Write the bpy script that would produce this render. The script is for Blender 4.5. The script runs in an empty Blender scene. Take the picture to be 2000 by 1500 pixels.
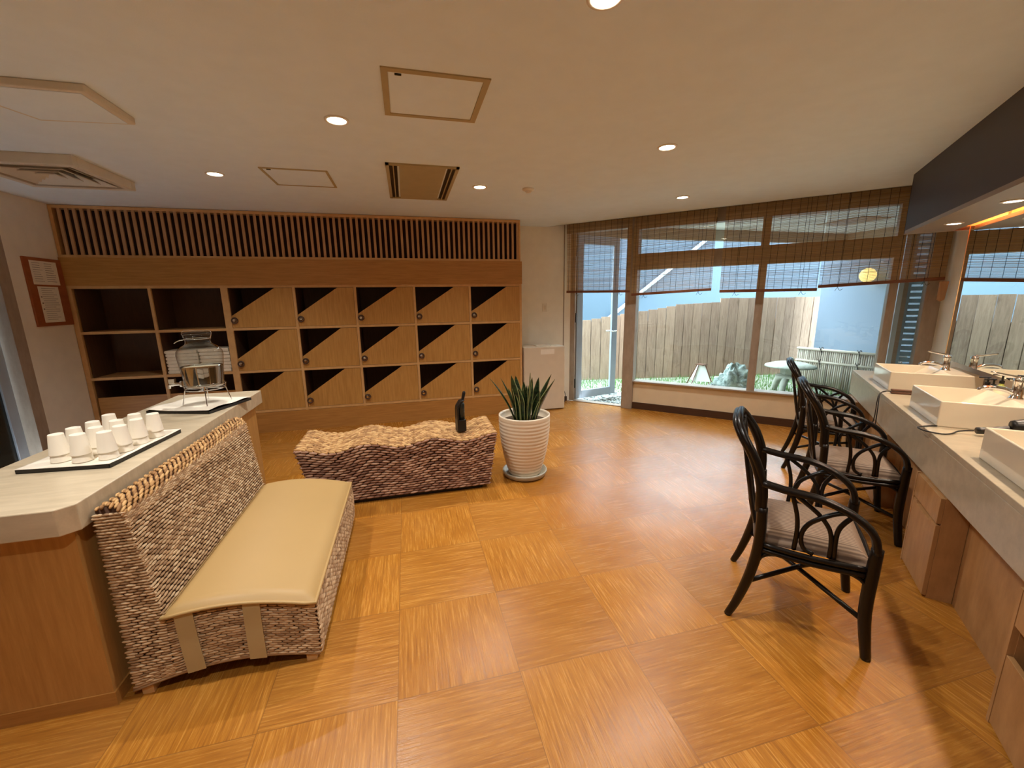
import bpy, math, random
from mathutils import Vector, Matrix
random.seed(7)
S = bpy.context.scene
COL = S.collection
PI = math.pi
R2 = 2 ** .5

# ------------------------------------------------------------------ camera
f, yaw, pitch, roll = 801.98, .246231, .201607, -.0142335
cam = bpy.data.cameras.new('camera'); cam.sensor_width = 36; cam.lens = f / 2000 * 36
cam.clip_start = .02; cam.clip_end = 200
camo = bpy.data.objects.new('camera', cam); COL.objects.link(camo)
F = Vector((math.sin(yaw) * math.cos(pitch), math.cos(yaw) * math.cos(pitch), -math.sin(pitch)))
r0 = Vector((math.cos(yaw), -math.sin(yaw), 0)); u0 = r0.cross(F)
r_ = r0 * math.cos(roll) + u0 * math.sin(roll); u_ = -r0 * math.sin(roll) + u0 * math.cos(roll)
M = Matrix((r_, u_, -F)).transposed().to_4x4(); M.translation = Vector((.1275, -1.41385, 1.5422))
camo.matrix_world = M
S.camera = camo
# ------------------------------------------------------------------ world, exposure
w = bpy.data.worlds.new('sky'); S.world = w; w.use_nodes = True
bg = w.node_tree.nodes['Background']; bg.inputs[0].default_value = (.76, .91, 1, 1); bg.inputs[1].default_value = 7.8
S.view_settings.view_transform = 'Standard'; S.view_settings.look = 'None'
S.view_settings.gamma = 1; S.view_settings.use_curve_mapping = False
S.view_settings.exposure = 1.0
S.cycles.transparent_max_bounces = 48; S.cycles.max_bounces = 14; S.cycles.diffuse_bounces = 6
K_DOWN, K_VAN, K_COVE = 50, 22, 8         # lamp powers, used in the lamps' builders
WARM = (1, .96, .90)

# ------------------------------------------------------------------ materials
def lin(c): return c / 12.92 if c <= .04045 else ((c + .055) / 1.055) ** 2.4
def rgb(r, g, b): return (lin(r / 255), lin(g / 255), lin(b / 255), 1)
class NT:
    def __init__(s, name):
        s.m = bpy.data.materials.new(name); s.m.use_nodes = True
        s.t = s.m.node_tree; s.b = s.t.nodes['Principled BSDF']; s.out = s.t.nodes['Material Output']
    def n(s, typ, **k):
        x = s.t.nodes.new(typ)
        for a, v in k.items(): setattr(x, a, v)
        return x
    def l(s, a, b): s.t.links.new(a, b)
    def math(s, op, a, b=None, c=None):
        x = s.n('ShaderNodeMath', operation=op)
        for i, v in enumerate((a, b, c)):
            if v is None: continue
            if isinstance(v, (int, float)): x.inputs[i].default_value = v
            else: s.l(v, x.inputs[i])
        return x.outputs[0]
    def ramp(s, fac, stops):
        x = s.n('ShaderNodeValToRGB'); e = x.color_ramp.elements
        while len(e) < len(stops): e.new(.5)
        for i, (p, c) in enumerate(stops): e[i].position = p; e[i].color = c
        s.l(fac, x.inputs[0]); return x.outputs[0]
    def mix(s, fac, a, b, mode='MIX'):
        x = s.n('ShaderNodeMix', data_type='RGBA', blend_type=mode)
        for i, v in ((0, fac), (6, a), (7, b)):
            if isinstance(v, (int, float)): x.inputs[i].default_value = v
            elif isinstance(v, tuple): x.inputs[i].default_value = v
            else: s.l(v, x.inputs[i])
        return x.outputs[2]
    def noise(s, scale, vec=None, detail=3, rough=.5, mapscale=None):
        x = s.n('ShaderNodeTexNoise'); x.inputs['Scale'].default_value = scale
        x.inputs['Detail'].default_value = detail; x.inputs['Roughness'].default_value = rough
        if vec is None: vec = s.n('ShaderNodeTexCoord').outputs['Object']
        if mapscale:
            mp = s.n('ShaderNodeMapping'); mp.inputs['Scale'].default_value = mapscale
            s.l(vec, mp.inputs[0]); vec = mp.outputs[0]
        s.l(vec, x.inputs['Vector']); return x.outputs['Fac']
    def bump(s, h, strength=.3, dist=.01):
        x = s.n('ShaderNodeBump'); x.inputs['Strength'].default_value = strength; x.inputs['Distance'].default_value = dist
        s.l(h, x.inputs['Height']); s.l(x.outputs[0], s.b.inputs['Normal'])
    def set(s, **k):
        for a, v in k.items():
            i = s.b.inputs[{'rough': 'Roughness', 'metal': 'Metallic', 'col': 'Base Color', 'spec': 'Specular IOR Level', 'coat': 'Coat Weight', 'trans': 'Transmission Weight', 'ior': 'IOR'}[a]]
            if isinstance(v, (int, float, tuple)): i.default_value = v
            else: s.l(v, i)
        return s
def plain(name, c, rough=.5, metal=0, var=.06, scale=8, bump=0, **k):
    t = NT(name); fac = t.noise(scale)
    a = tuple(x * (1 - var) for x in c[:3]) + (1,); b = tuple(min(1, x * (1 + var)) for x in c[:3]) + (1,)
    t.set(col=t.ramp(fac, [(.3, a), (.7, b)]), rough=rough, metal=metal, **k)
    if bump: t.bump(t.noise(scale * 25), bump, .002)
    return t.m
def wood(name, c1, c2, rough=.45, mapscale=(2, 2, 30), scale=3, bump=.1):
    t = NT(name)
    a = t.noise(scale, mapscale=mapscale, detail=5, rough=.65)
    b = t.noise(1.1, mapscale=(1, 1, 1.6), detail=1)
    c = t.ramp(a, [(.3, c1), (.7, c2)])
    c = t.mix(t.math('MULTIPLY', b, .35), c, c2, 'MIX')
    t.set(col=c, rough=rough); t.bump(a, bump, .002); return t.m
def emis(name, c, strength):
    t = NT(name); t.b.inputs['Base Color'].default_value = c
    t.b.inputs['Emission Color'].default_value = c; t.b.inputs['Emission Strength'].default_value = strength; return t.m
def glassy(name, tint=(1, 1, 1, 1), ior=.6, rough=0):
    t = NT(name); t.t.nodes.remove(t.b)
    tr = t.n('ShaderNodeBsdfTransparent'); tr.inputs[0].default_value = tint
    gl = t.n('ShaderNodeBsdfGlossy'); gl.inputs['Roughness'].default_value = rough
    fr = t.n('ShaderNodeLayerWeight'); fr.inputs[0].default_value = .5
    fq = t.math('MULTIPLY_ADD', t.math('POWER', fr.outputs['Facing'], 4.0), ior, .04)
    mx = t.n('ShaderNodeMixShader'); t.l(fq, mx.inputs[0]); t.l(tr.outputs[0], mx.inputs[1]); t.l(gl.outputs[0], mx.inputs[2])
    t.l(mx.outputs[0], t.out.inputs[0]); return t.m

MT = {}
def floor_mat():
    t = NT('bamboo_parquet'); co = t.n('ShaderNodeTexCoord').outputs['Object']
    sx = t.n('ShaderNodeSeparateXYZ'); t.l(co, sx.inputs[0])
    cx = t.math('DIVIDE', sx.outputs[0], .5); cy = t.math('DIVIDE', sx.outputs[1], .5)
    fx = t.math('FLOOR', cx); fy = t.math('FLOOR', cy)
    par = t.math('PINGPONG', t.math('ADD', fx, fy), 1)        # 0: grain along Y, 1: along X
    cell = t.n('ShaderNodeCombineXYZ'); t.l(fx, cell.inputs[0]); t.l(fy, cell.inputs[1])
    wn = t.n('ShaderNodeTexWhiteNoise', noise_dimensions='2D'); t.l(cell.outputs[0], wn.inputs['Vector'])
    off = t.n('ShaderNodeVectorMath', operation='SCALE'); t.l(wn.outputs['Color'], off.inputs[0]); off.inputs[3].default_value = 20
    cc = t.n('ShaderNodeVectorMath', operation='ADD'); t.l(co, cc.inputs[0]); t.l(off.outputs[0], cc.inputs[1])
    nA = t.noise(1, cc.outputs[0], 5, .7, (120, 5, 1)); nB = t.noise(1, cc.outputs[0], 5, .7, (5, 120, 1))
    mn = t.n('ShaderNodeMix', data_type='FLOAT'); t.l(par, mn.inputs[0]); t.l(nA, mn.inputs[2]); t.l(nB, mn.inputs[3])
    g = mn.outputs[0]
    c = t.ramp(g, [(.25, rgb(118, 66, 10)), (.5, rgb(170, 108, 26)), (.75, rgb(206, 148, 60))])
    big = t.noise(2.2, co, 2)
    c = t.mix(t.math('MULTIPLY', wn.outputs['Value'], .35), c, rgb(146, 88, 26), 'MIX')
    c = t.mix(t.math('MULTIPLY', par, .16), c, rgb(120, 72, 30), 'MIX')  # view-dependent sheen of the X-grain tiles painted as a darker tone
    c = t.mix(.10, c, t.ramp(big, [(.3, rgb(150, 105, 60)), (.7, rgb(220, 180, 120))]), 'MIX')
    ex = t.math('ABSOLUTE', t.math('SUBTRACT', t.math('FRACT', cx), .5)); ey = t.math('ABSOLUTE', t.math('SUBTRACT', t.math('FRACT', cy), .5))
    seam = t.math('GREATER_THAN', t.math('MAXIMUM', ex, ey), .4965)
    c = t.mix(t.math('MULTIPLY', seam, .55), c, rgb(110, 72, 36), 'MIX')
    t.set(col=c, rough=t.math('ADD', t.math('MULTIPLY', g, .18), .17), spec=.45)
    t.bump(g, .4, .002); return t.m
MT['floor'] = floor_mat()
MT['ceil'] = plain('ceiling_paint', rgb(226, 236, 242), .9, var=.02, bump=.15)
MT['wall'] = plain('wall_paper', rgb(238, 232, 220), .85, var=.03, bump=.2)
MT['dado'] = plain('cream_wall', rgb(226, 208, 176), .8, var=.03)
MT['darkbase'] = wood('dark_base', rgb(58, 36, 24), rgb(80, 52, 34))
MT['oak'] = wood('oak_veneer', rgb(166, 118, 58), rgb(198, 150, 82), .4, (30, 30, 2.2), 2)
MT['oakh'] = wood('oak_veneer_horizontal', rgb(156, 106, 50), rgb(186, 134, 70), .4, (2, 30, 30), 2)
MT['oaklight'] = wood('oak_edge', rgb(192, 148, 94), rgb(214, 170, 114), .45, (6, 6, 6), 2)
MT['slat'] = wood('pale_slat', rgb(168, 128, 90), rgb(196, 154, 112), .5, (30, 30, 3), 2)
MT['gap'] = plain('dark_backing', rgb(52, 26, 16), .9)
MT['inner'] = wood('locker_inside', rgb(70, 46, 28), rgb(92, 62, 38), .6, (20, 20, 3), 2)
MT['frame'] = wood('window_frame_brown', rgb(150, 134, 118), rgb(174, 158, 142), .5, (10, 10, 3), 2)
MT['soffit'] = plain('charcoal_paint', rgb(66, 54, 50), .5, var=.03)
MT['soffitb'] = plain('taupe_paint', rgb(150, 136, 122), .35, var=.03)
MT['stone'] = wood('stone_laminate', rgb(184, 168, 140), rgb(214, 198, 170), .3, (2, 14, 6), 2, .02)
MT['stoneg'] = wood('grey_laminate', rgb(164, 152, 130), rgb(188, 174, 150), .3, (3, 8, 8), 2, .02)
MT['vanwood'] = wood('vanity_wood', rgb(152, 112, 68), rgb(184, 140, 92), .42, (8, 8, 3), 2)
MT['porcelain'] = plain('porcelain', rgb(226, 216, 196), .08, var=.01, spec=.6)
MT['chrome'] = plain('chrome', rgb(225, 225, 225), .08, 1, var=.02)
MT['alu'] = plain('aluminium', rgb(168, 178, 190), .4, .3, var=.03)
MT['aluwhite'] = plain('pale_aluminium', rgb(196, 204, 212), .4, .1, var=.03)
MT['white'] = plain('white_plastic', rgb(226, 218, 204), .4, var=.02)
MT['offwhite'] = plain('offwhite_metal', rgb(214, 202, 182), .5, var=.03)
MT['brass'] = plain('olive_trim', rgb(176, 158, 118), .6, 0, var=.04)
MT['black'] = plain('black_plastic', rgb(20, 18, 18), .35, var=.1)
MT['rattan'] = plain('black_lacquered_rattan', rgb(15, 10, 8), .3, var=.25, scale=40, spec=.35)
MT['paper'] = plain('white_paper', rgb(238, 230, 214), .8, var=.02)
MT['cup'] = plain('paper_cup', rgb(240, 232, 216), .7, var=.015)
MT['ink'] = plain('ink', rgb(96, 84, 74), .8)
MT['board'] = wood('red_brown_board', rgb(138, 72, 36), rgb(164, 92, 50), .6, (8, 3, 8), 2)
MT['towel'] = plain('towel_cloth', rgb(236, 226, 206), .95, var=.04, scale=30, bump=.6)
MT['pot'] = plain('glazed_pot', rgb(222, 206, 182), .35, var=.03)
MT['saucer'] = plain('saucer', rgb(176, 172, 156), .4, var=.03)
MT['soil'] = plain('soil', rgb(70, 54, 36), .95, var=.3, scale=60, bump=.8)
MT['cord'] = plain('cord', rgb(26, 22, 22), .5)
MT['glass'] = glassy('window_glass', (.93, .97, .97, 1))
MT['jar'] = glassy('jar_glass', (.95, .97, .96, 1), 1.3)
MT['darkglass'] = plain('dark_glass', rgb(34, 40, 38), .12, var=.2, scale=2)
def water():
    t = NT('water'); t.set(col=(.94, .97, .97, 1), rough=0, trans=1, ior=1.33); return t.m
MT['water'] = water()
def mirror():
    t = NT('mirror_silver'); t.set(col=(.86, .90, .88, 1), rough=.01, metal=1); return t.m
MT['mirror'] = mirror()
def weave_mat(name, dark, mid, light):
    t = NT(name); g = t.n('ShaderNodeNewGeometry')
    c = t.ramp(g.outputs['Random Per Island'], [(0, dark), (.45, mid), (1, light)])
    n = t.noise(40, mapscale=(1, 1, 1)); c = t.mix(t.math('MULTIPLY', n, .5), c, mid)
    t.set(col=c, rough=.7); t.bump(t.noise(260), .5, .002); return t.m
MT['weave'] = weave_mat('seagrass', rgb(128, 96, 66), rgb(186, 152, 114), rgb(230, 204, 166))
MT['weave3'] = weave_mat('shaded_hyacinth', rgb(96, 62, 48), rgb(152, 112, 90), rgb(204, 168, 142))  # bench sides: shade painted as a darker brown than the lit golden top
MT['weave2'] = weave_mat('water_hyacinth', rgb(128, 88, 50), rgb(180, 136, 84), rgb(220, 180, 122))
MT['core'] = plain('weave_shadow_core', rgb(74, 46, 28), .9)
MT['cushion'] = plain('cream_leatherette', rgb(176, 144, 92), .5, var=.02, scale=3)
MT['strap'] = plain('cream_strap', rgb(184, 162, 118), .6, var=.03)
MT['seatfab'] = None
def seatfab():
    t = NT('striped_seat_fabric'); co = t.n('ShaderNodeTexCoord').outputs['Object']
    wv = t.n('ShaderNodeTexWave', bands_direction='Y'); wv.inputs['Scale'].default_value = 22; wv.inputs['Distortion'].default_value = .6
    t.l(co, wv.inputs['Vector'])
    c = t.ramp(wv.outputs['Fac'], [(.2, rgb(104, 82, 66)), (.8, rgb(150, 128, 108))]); t.set(col=c, rough=.55); t.bump(wv.outputs['Fac'], .3, .002); return t.m
MT['seatfab'] = seatfab()
def blind_mat():
    t = NT('bamboo_slat'); g = t.n('ShaderNodeNewGeometry')
    c = t.ramp(g.outputs['Random Per Island'], [(0, rgb(170, 136, 90)), (1, rgb(208, 174, 124))])
    t.b.inputs['Base Color'].default_value = (1, 1, 1, 1); t.l(c, t.b.inputs['Base Color']); t.set(rough=.6)
    tl = t.n('ShaderNodeBsdfTranslucent'); t.l(c, tl.inputs[0])
    mx = t.n('ShaderNodeMixShader'); mx.inputs[0].default_value = .3
    t.l(t.b.outputs[0], mx.inputs[1]); t.l(tl.outputs[0], mx.inputs[2]); t.l(mx.outputs[0], t.out.inputs[0]); return t.m
MT['blind'] = blind_mat()
MT['rail'] = wood('blind_rail_wood', rgb(96, 54, 32), rgb(128, 78, 48), .5, (4, 4, 4), 2)
def leaf_mat():
    t = NT('snake_plant_leaf'); uv = t.n('ShaderNodeUVMap'); sx = t.n('ShaderNodeSeparateXYZ'); t.l(uv.outputs[0], sx.inputs[0])
    e = t.math('ABSOLUTE', t.math('SUBTRACT', sx.outputs[0], .5))
    body = t.ramp(t.noise(14, mapscale=(1, 1, 5)), [(.4, rgb(18, 32, 18)), (.65, rgb(44, 68, 34))])
    c = t.mix(t.math('GREATER_THAN', e, .445), body, rgb(140, 142, 88)); t.set(col=c, rough=.35); return t.m
MT['leaf'] = leaf_mat()
def fence_mat():
    t = NT('weathered_fence_board'); g = t.n('ShaderNodeNewGeometry'); 
    n = t.noise(3, mapscale=(12, 12, 1.2), detail=6, rough=.7)
    c = t.ramp(n, [(.3, rgb(118, 92, 76)), (.7, rgb(176, 148, 128))])
    k = t.noise(9, mapscale=(1, 1, .6), detail=2); c = t.mix(t.ramp(k, [(.66, (0, 0, 0, 1)), (.76, (.7, .7, .7, 1))]), c, rgb(92, 70, 52))
    c = t.mix(.3, c, t.ramp(t.n('ShaderNodeObjectInfo').outputs['Random'], [(0, rgb(120, 90, 70)), (1, rgb(204, 170, 142))]))
    t.set(col=c, rough=.8); t.bump(n, .3, .004); return t.m
MT['fence'] = fence_mat()
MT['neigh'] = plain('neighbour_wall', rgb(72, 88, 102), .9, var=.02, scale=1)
MT['eave'] = plain('eave_board', rgb(236, 234, 230), .8, var=.02)
MT['eavedark'] = wood('eave_fascia', rgb(150, 128, 108), rgb(172, 150, 128))
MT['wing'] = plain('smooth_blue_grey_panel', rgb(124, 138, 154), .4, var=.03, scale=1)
MT['louver'] = plain('grey_louvre', rgb(140, 160, 168), .5, var=.03)
MT['ground'] = plain('garden_soil', rgb(158, 160, 144), .95, var=.2, scale=12)
MT['grass'] = plain('grass', rgb(96, 140, 72), .8, var=.3, scale=6)
def gravel():
    t = NT('gravel'); g = t.n('ShaderNodeNewGeometry')
    t.set(col=t.ramp(g.outputs['Random Per Island'], [(0, rgb(90, 98, 96)), (1, rgb(190, 196, 192))]), rough=.8); return t.m
MT['gravel'] = gravel()
def rockm():
    t = NT('garden_rock'); n = t.noise(9, detail=8, rough=.7)
    t.set(col=t.ramp(n, [(.35, rgb(84, 104, 100)), (.6, rgb(186, 200, 194))]), rough=.85); t.bump(n, .9, .05); return t.m
MT['rock'] = rockm()
MT['lstone'] = plain('lantern_stone', rgb(184, 186, 172), .8, var=.12, scale=20, bump=.5)
def bamboo():
    t = NT('bamboo_fence'); g = t.n('ShaderNodeNewGeometry')
    t.set(col=t.ramp(g.outputs['Random Per Island'], [(0, rgb(150, 134, 118)), (1, rgb(214, 202, 184))]), rough=.6); return t.m
MT['bamboo'] = bamboo()
MT['shade'] = plain('washi_shade', rgb(246, 248, 240), .8, var=.01)
MT['iron'] = plain('brown_iron', rgb(96, 62, 44), .4, .2)
MT['amber'] = plain('brown_bottle', rgb(66, 28, 16), .15, var=.1)
MT['green'] = plain('green_lotion', rgb(190, 196, 96), .15, var=.05)
MT['bulb'] = emis('downlight_bulb', (1, .84, .62, 1), 18)
MT['bulbw'] = emis('vanity_bulb', (1, .90, .78, 1), 14)
MT['globe'] = emis('globe_reflection_glow', (1, .72, .25, 1), 1.1)
MT['orange'] = wood('cove_wood', rgb(206, 130, 70), rgb(224, 150, 88), .5, (8, 8, 3), 2)

# ------------------------------------------------------------------ geometry
class MB:
    def __init__(s): s.v = []; s.f = []; s.mi = []; s.uv = {}
    def add(s, vs, fs, mi=0):
        o = len(s.v); s.v += [tuple(v) for v in vs]; s.f += [tuple(i + o for i in q) for q in fs]; s.mi += [mi] * len(fs)
        return s
    def box(s, x0, y0, z0, x1, y1, z1, mi=0, M=None):
        vs = [Vector((x, y, z)) for z in (z0, z1) for y in (y0, y1) for x in (x0, x1)]
        if M is not None: vs = [M @ v for v in vs]
        return s.add(vs, [(0, 2, 3, 1), (4, 5, 7, 6), (0, 1, 5, 4), (2, 6, 7, 3), (0, 4, 6, 2), (1, 3, 7, 5)], mi)
    def prism(s, poly, z0, z1, mi=0, fn=None):
        n = len(poly); fn = fn or (lambda a, b, c: (a, b, c))
        vs = [fn(x, y, z0) for x, y in poly] + [fn(x, y, z1) for x, y in poly]
        fs = [tuple(range(n))[::-1], tuple(range(n, 2 * n))] + [(i, (i + 1) % n, n + (i + 1) % n, n + i) for i in range(n)]
        return s.add(vs, fs, mi)
    def tube(s, pts, r, seg=8, mi=0, smooth=3, caps=True):
        P = [Vector(p) for p in pts]; rs = r if isinstance(r, (list, tuple)) else [r] * len(P)
        if smooth and len(P) > 2:
            Q, RR = [], []
            for i in range(len(P) - 1):
                a, b, c, d = P[max(i - 1, 0)], P[i], P[i + 1], P[min(i + 2, len(P) - 1)]
                for k in range(smooth):
                    t = k / smooth
                    Q.append(.5 * ((2 * b) + (c - a) * t + (2 * a - 5 * b + 4 * c - d) * t * t + (-a + 3 * b - 3 * c + d) * t ** 3)); RR.append(rs[i] * (1 - t) + rs[i + 1] * t)
            Q.append(P[-1]); RR.append(rs[-1]); P, rs = Q, RR
        n = len(P); up = Vector((0, 0, 1)); vs = []; N = None
        for i in range(n):
            T = (P[min(i + 1, n - 1)] - P[max(i - 1, 0)]).normalized()
            if N is None: N = T.cross(up if abs(T.z) < .9 else Vector((1, 0, 0))).normalized()
            else: N = (N - T * N.dot(T)).normalized()
            B = T.cross(N)
            for k in range(seg):
                a = 2 * PI * k / seg; vs.append(P[i] + (N * math.cos(a) + B * math.sin(a)) * rs[i])
        fs = [(i * seg + k, i * seg + (k + 1) % seg, (i + 1) * seg + (k + 1) % seg, (i + 1) * seg + k) for i in range(n - 1) for k in range(seg)]
        if caps: fs += [tuple(range(seg))[::-1], tuple(range((n - 1) * seg, n * seg))]
        return s.add(vs, fs, mi)
    def lathe(s, prof, seg=32, c=(0, 0, 0), mi=0, M=None, cap=True):
        vs = []
        for r, z in prof:
            for k in range(seg):
                a = 2 * PI * k / seg; v = Vector((c[0] + r * math.cos(a), c[1] + r * math.sin(a), c[2] + z))
                vs.append(M @ v if M is not None else v)
        n = len(prof); fs = [(i * seg + k, i * seg + (k + 1) % seg, (i + 1) * seg + (k + 1) % seg, (i + 1) * seg + k) for i in range(n - 1) for k in range(seg)]
        if cap and prof[0][0] > 0: fs.append(tuple(range(seg))[::-1])
        if cap and prof[-1][0] > 0: fs.append(tuple(range((n - 1) * seg, n * seg)))
        return s.add(vs, fs, mi)
    def grid(s, fn, nu, nv, mi=0):
        vs = [fn(i / nu, j / nv) for j in range(nv + 1) for i in range(nu + 1)]
        return s.add(vs, [(j * (nu + 1) + i, j * (nu + 1) + i + 1, (j + 1) * (nu + 1) + i + 1, (j + 1) * (nu + 1) + i) for j in range(nv) for i in range(nu)], mi)
    def strand(s, c, T, N, B, a, b, h, mi=0):
        # a plump rope segment: long axis T, in-surface width N, height B
        vs = [c - T * a]
        for q in (-.72, -.25, .25, .72):
            w = (1 - q * q) ** .5
            for k in range(6):
                an = 2 * PI * k / 6; vs.append(c + T * a * q + N * b * w * math.cos(an) + B * h * w * math.sin(an))
        vs.append(c + T * a); o = 1; fs = [(0, o + (k + 1) % 6, o + k) for k in range(6)]
        for j in range(3):
            fs += [(o + j * 6 + k, o + j * 6 + (k + 1) % 6, o + (j + 1) * 6 + (k + 1) % 6, o + (j + 1) * 6 + k) for k in range(6)]
        fs += [(25, 19 + k, 19 + (k + 1) % 6) for k in range(6)]
        return s.add(vs, fs, mi)
    def weave(s, fn, Lu, Lv, rh, el, mi=0, bulge=.45, rnd=.18, tilt=.06, alt=0):
        nr = max(1, round(Lv / rh)); ne = max(1, round(Lu / el)); e = 1e-3
        for j in range(nr):
            v = (j + .5) / nr
            for i in range(ne + 1):
                u = (i + (.5 if j % 2 else 0)) / ne + random.uniform(-.07, .07) / ne
                if u > 1.02 or u < -.02: continue
                u = min(max(u, .3 / ne), 1 - .3 / ne)
                c = Vector(fn(u, v)); T = Vector(fn(min(u + e, 1), v)) - Vector(fn(max(u - e, 0), v)); N = Vector(fn(u, min(v + e, 1))) - Vector(fn(u, max(v - e, 0)))
                T.normalize(); B = T.cross(N).normalized(); N = B.cross(T)
                tl = random.gauss(tilt, .05) + (alt if j % 2 else -alt); T2 = T * math.cos(tl) + N * math.sin(tl); N2 = B.cross(T2)
                T2 = (T2 + B * random.uniform(-.04, .04)).normalized()
                s.strand(c, T2, N2, B, el * random.uniform(.52, .64), rh * random.uniform(.46, .56), rh * bulge * random.uniform(1 - rnd, 1 + rnd), mi)
        return s

def obj(name, mb, mat, parent=None, smooth=False, bevel=0, loc=None, rotz=0, seg=2):
    me = bpy.data.meshes.new(name); me.from_pydata(mb.v, [], mb.f); me.validate(); 
    for m in (mat if isinstance(mat, (list, tuple)) else [mat]): me.materials.append(m)
    if any(mb.mi) and len(me.polygons) == len(mb.mi): me.polygons.foreach_set('material_index', mb.mi)
    if smooth: me.polygons.foreach_set('use_smooth', [True] * len(me.polygons))
    me.update()
    o = bpy.data.objects.new(name, me); COL.objects.link(o)
    if parent: o.parent = parent
    if loc: o.location = loc
    if rotz: o.rotation_euler.z = rotz
    if bevel:
        b = o.modifiers.new('bevel', 'BEVEL'); b.width = bevel; b.segments = seg; b.limit_method = 'ANGLE'; b.angle_limit = math.radians(40)
    return o
def thing(name, label, cat, loc=(0, 0, 0), rotz=0, group=None):
    o = bpy.data.objects.new(name, None); COL.objects.link(o); o.location = loc; o.rotation_euler.z = rotz
    o.empty_display_size = .1
    return tag(o, label, cat, group)
def tag(o, label, cat, group=None, kind=None):
    o['label'] = label; o['category'] = cat
    if group: o['group'] = group
    if kind: o['kind'] = kind
    return o
def struct(name, mb, mat, **k):
    o = obj(name, mb, mat, **k)
    if 'parent' not in k: o['kind'] = 'structure'
    return o
def dup(root, loc=None, rotz=None, label=None):
    r = root.copy(); COL.objects.link(r)
    if loc is not None: r.location = loc
    if rotz is not None: r.rotation_euler.z = rotz
    if label: r['label'] = label
    def rec(a, b):
        for ch in list(a.children):
            c = ch.copy(); COL.objects.link(c); c.parent = b; rec(ch, c)
    rec(root, r); return r
A45 = -PI / 4
def TS(t, s, z=0): return ((t + s) / R2, (s - t) / R2, z)
H = 2.55

# ------------------------------------------------------------------ room shell
WT = 2.62      # mirror wall plane (t), window plane s=4.88
def w2(t, s): return TS(t, s)[:2]
cornerB = (2.50, 4.40)
mb = MB(); poly = [(-3.29, -3), (.705, -3), w2(WT, 4.88), cornerB, (-3.29, 4.40)]
mb.prism(poly, -.12, 0); fl = struct('floor', mb, MT['floor'])
p63 = 4.63
cA = (4.63 * R2 - 4.40, 4.40)
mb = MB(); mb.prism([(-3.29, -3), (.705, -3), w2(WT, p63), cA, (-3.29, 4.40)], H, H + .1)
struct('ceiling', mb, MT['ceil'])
mb = MB()   # recessed blind pocket over the window
mb.box(-1.75, 4.63, 2.76, WT + .02, 4.96, 2.86); mb.box(-1.75, 4.61, H, WT + .02, 4.63, 2.86)
struct('trim_1', mb, MT['darkbase'], rotz=A45)
mb = MB(); mb.box(-4.6, 4.40, -.1, 2.50, 4.55, 2.9); struct('wall_back', mb, MT['wall'])
mb = MB(); mb.box(0, 0, 0, .02, .35, 0.07); 
mb = MB(); mb.box(-3.44, 3.37, -.1, -3.29, 4.40, 2.9); mb.box(-3.44, 1.4, 2.17, -3.29, 3.37, 2.9); mb.box(-3.44, -3, -.1, -3.29, 1.4, 2.9)
struct('wall_left', mb, MT['wall'])
mb = MB(); mb.box(-3.44, -3.15, -.1, 1.0, -3, 2.9); struct('wall_front', mb, MT['wall'])
mb = MB(); mb.box(WT, -1.7, -.1, WT + .12, 4.88, 2.9); struct('wall_right', mb, MT['wall'], rotz=A45)
mb = MB(); mb.box(-.505, 4.86, .0, WT, 4.99, .385); struct('wall_window', mb, MT['dado'], rotz=A45)
mb = MB(); mb.box(-.505, 4.845, 0, WT, 4.86, .095); struct('baseboard_window', mb, MT['darkbase'], rotz=A45)
mb = MB(); mb.box(1.64, 4.388, 0, 2.46, 4.40, .07); struct('baseboard_back', mb, MT['darkbase'])
# outer shell so daylight enters by the window only
mb = MB(); mb.prism([(-4.7, -3.2), (.6, -3.2), w2(WT + .12, 4.7), w2(WT + .12, 4.98), (2.1, 4.95), (-4.7, 4.6)], 2.87, 2.95)
struct('trim_2', mb, MT['soffit'])

# ------------------------------------------------------------------ window wall
fr = MB()
def fb(t0, z0, t1, z1, s0=4.83, s1=4.95): fr.box(t0, s0, z0, t1, s1, z1)
fb(-1.42, 0, -1.27, 2.76, 4.88, 4.95); fb(-1.44, 0, -1.41, 2.76, 4.80, 4.97)
fb(-.51, 0, -.36, 2.76, 4.80, 4.97)
fb(-1.42, 2.46, -.51, 2.76); fb(-.36, 2.43, WT, 2.76); fb(-.36, 1.915, 2.24, 2.12)
fb(1.03, .385, 1.115, 2.43); fb(2.215, .385, 2.285, 2.43); fb(2.50, .385, WT, 2.43)
fb(-.36, .385, WT, .405, 4.82, 4.99); fb(-1.27, -.02, -.51, .012, 4.86, 4.97)
wf = struct('window_1', fr, MT['frame'], rotz=A45, bevel=.004)
for k, (t0, z0, t1, z1) in enumerate([(-.36, .405, 1.03, 1.915), (1.115, .405, 2.215, 1.915), (-.36, 2.12, 1.03, 2.43), (1.115, 2.12, 2.215, 2.43), (2.285, .405, 2.50, 2.43)]):
    mb = MB(); mb.box(t0, 4.895, z0, t1, 4.901, z1); obj('pane', mb, MT['glass'], wf)
for t in (-.15, .55, 1.35):
    mb = MB(); mb.tube([(t, 4.80, 2.47), (t, 4.78, 2.45), (t, 4.78, 2.43), (t, 4.80, 2.42)], .008); obj('latch', mb, MT['darkbase'], wf)
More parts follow.
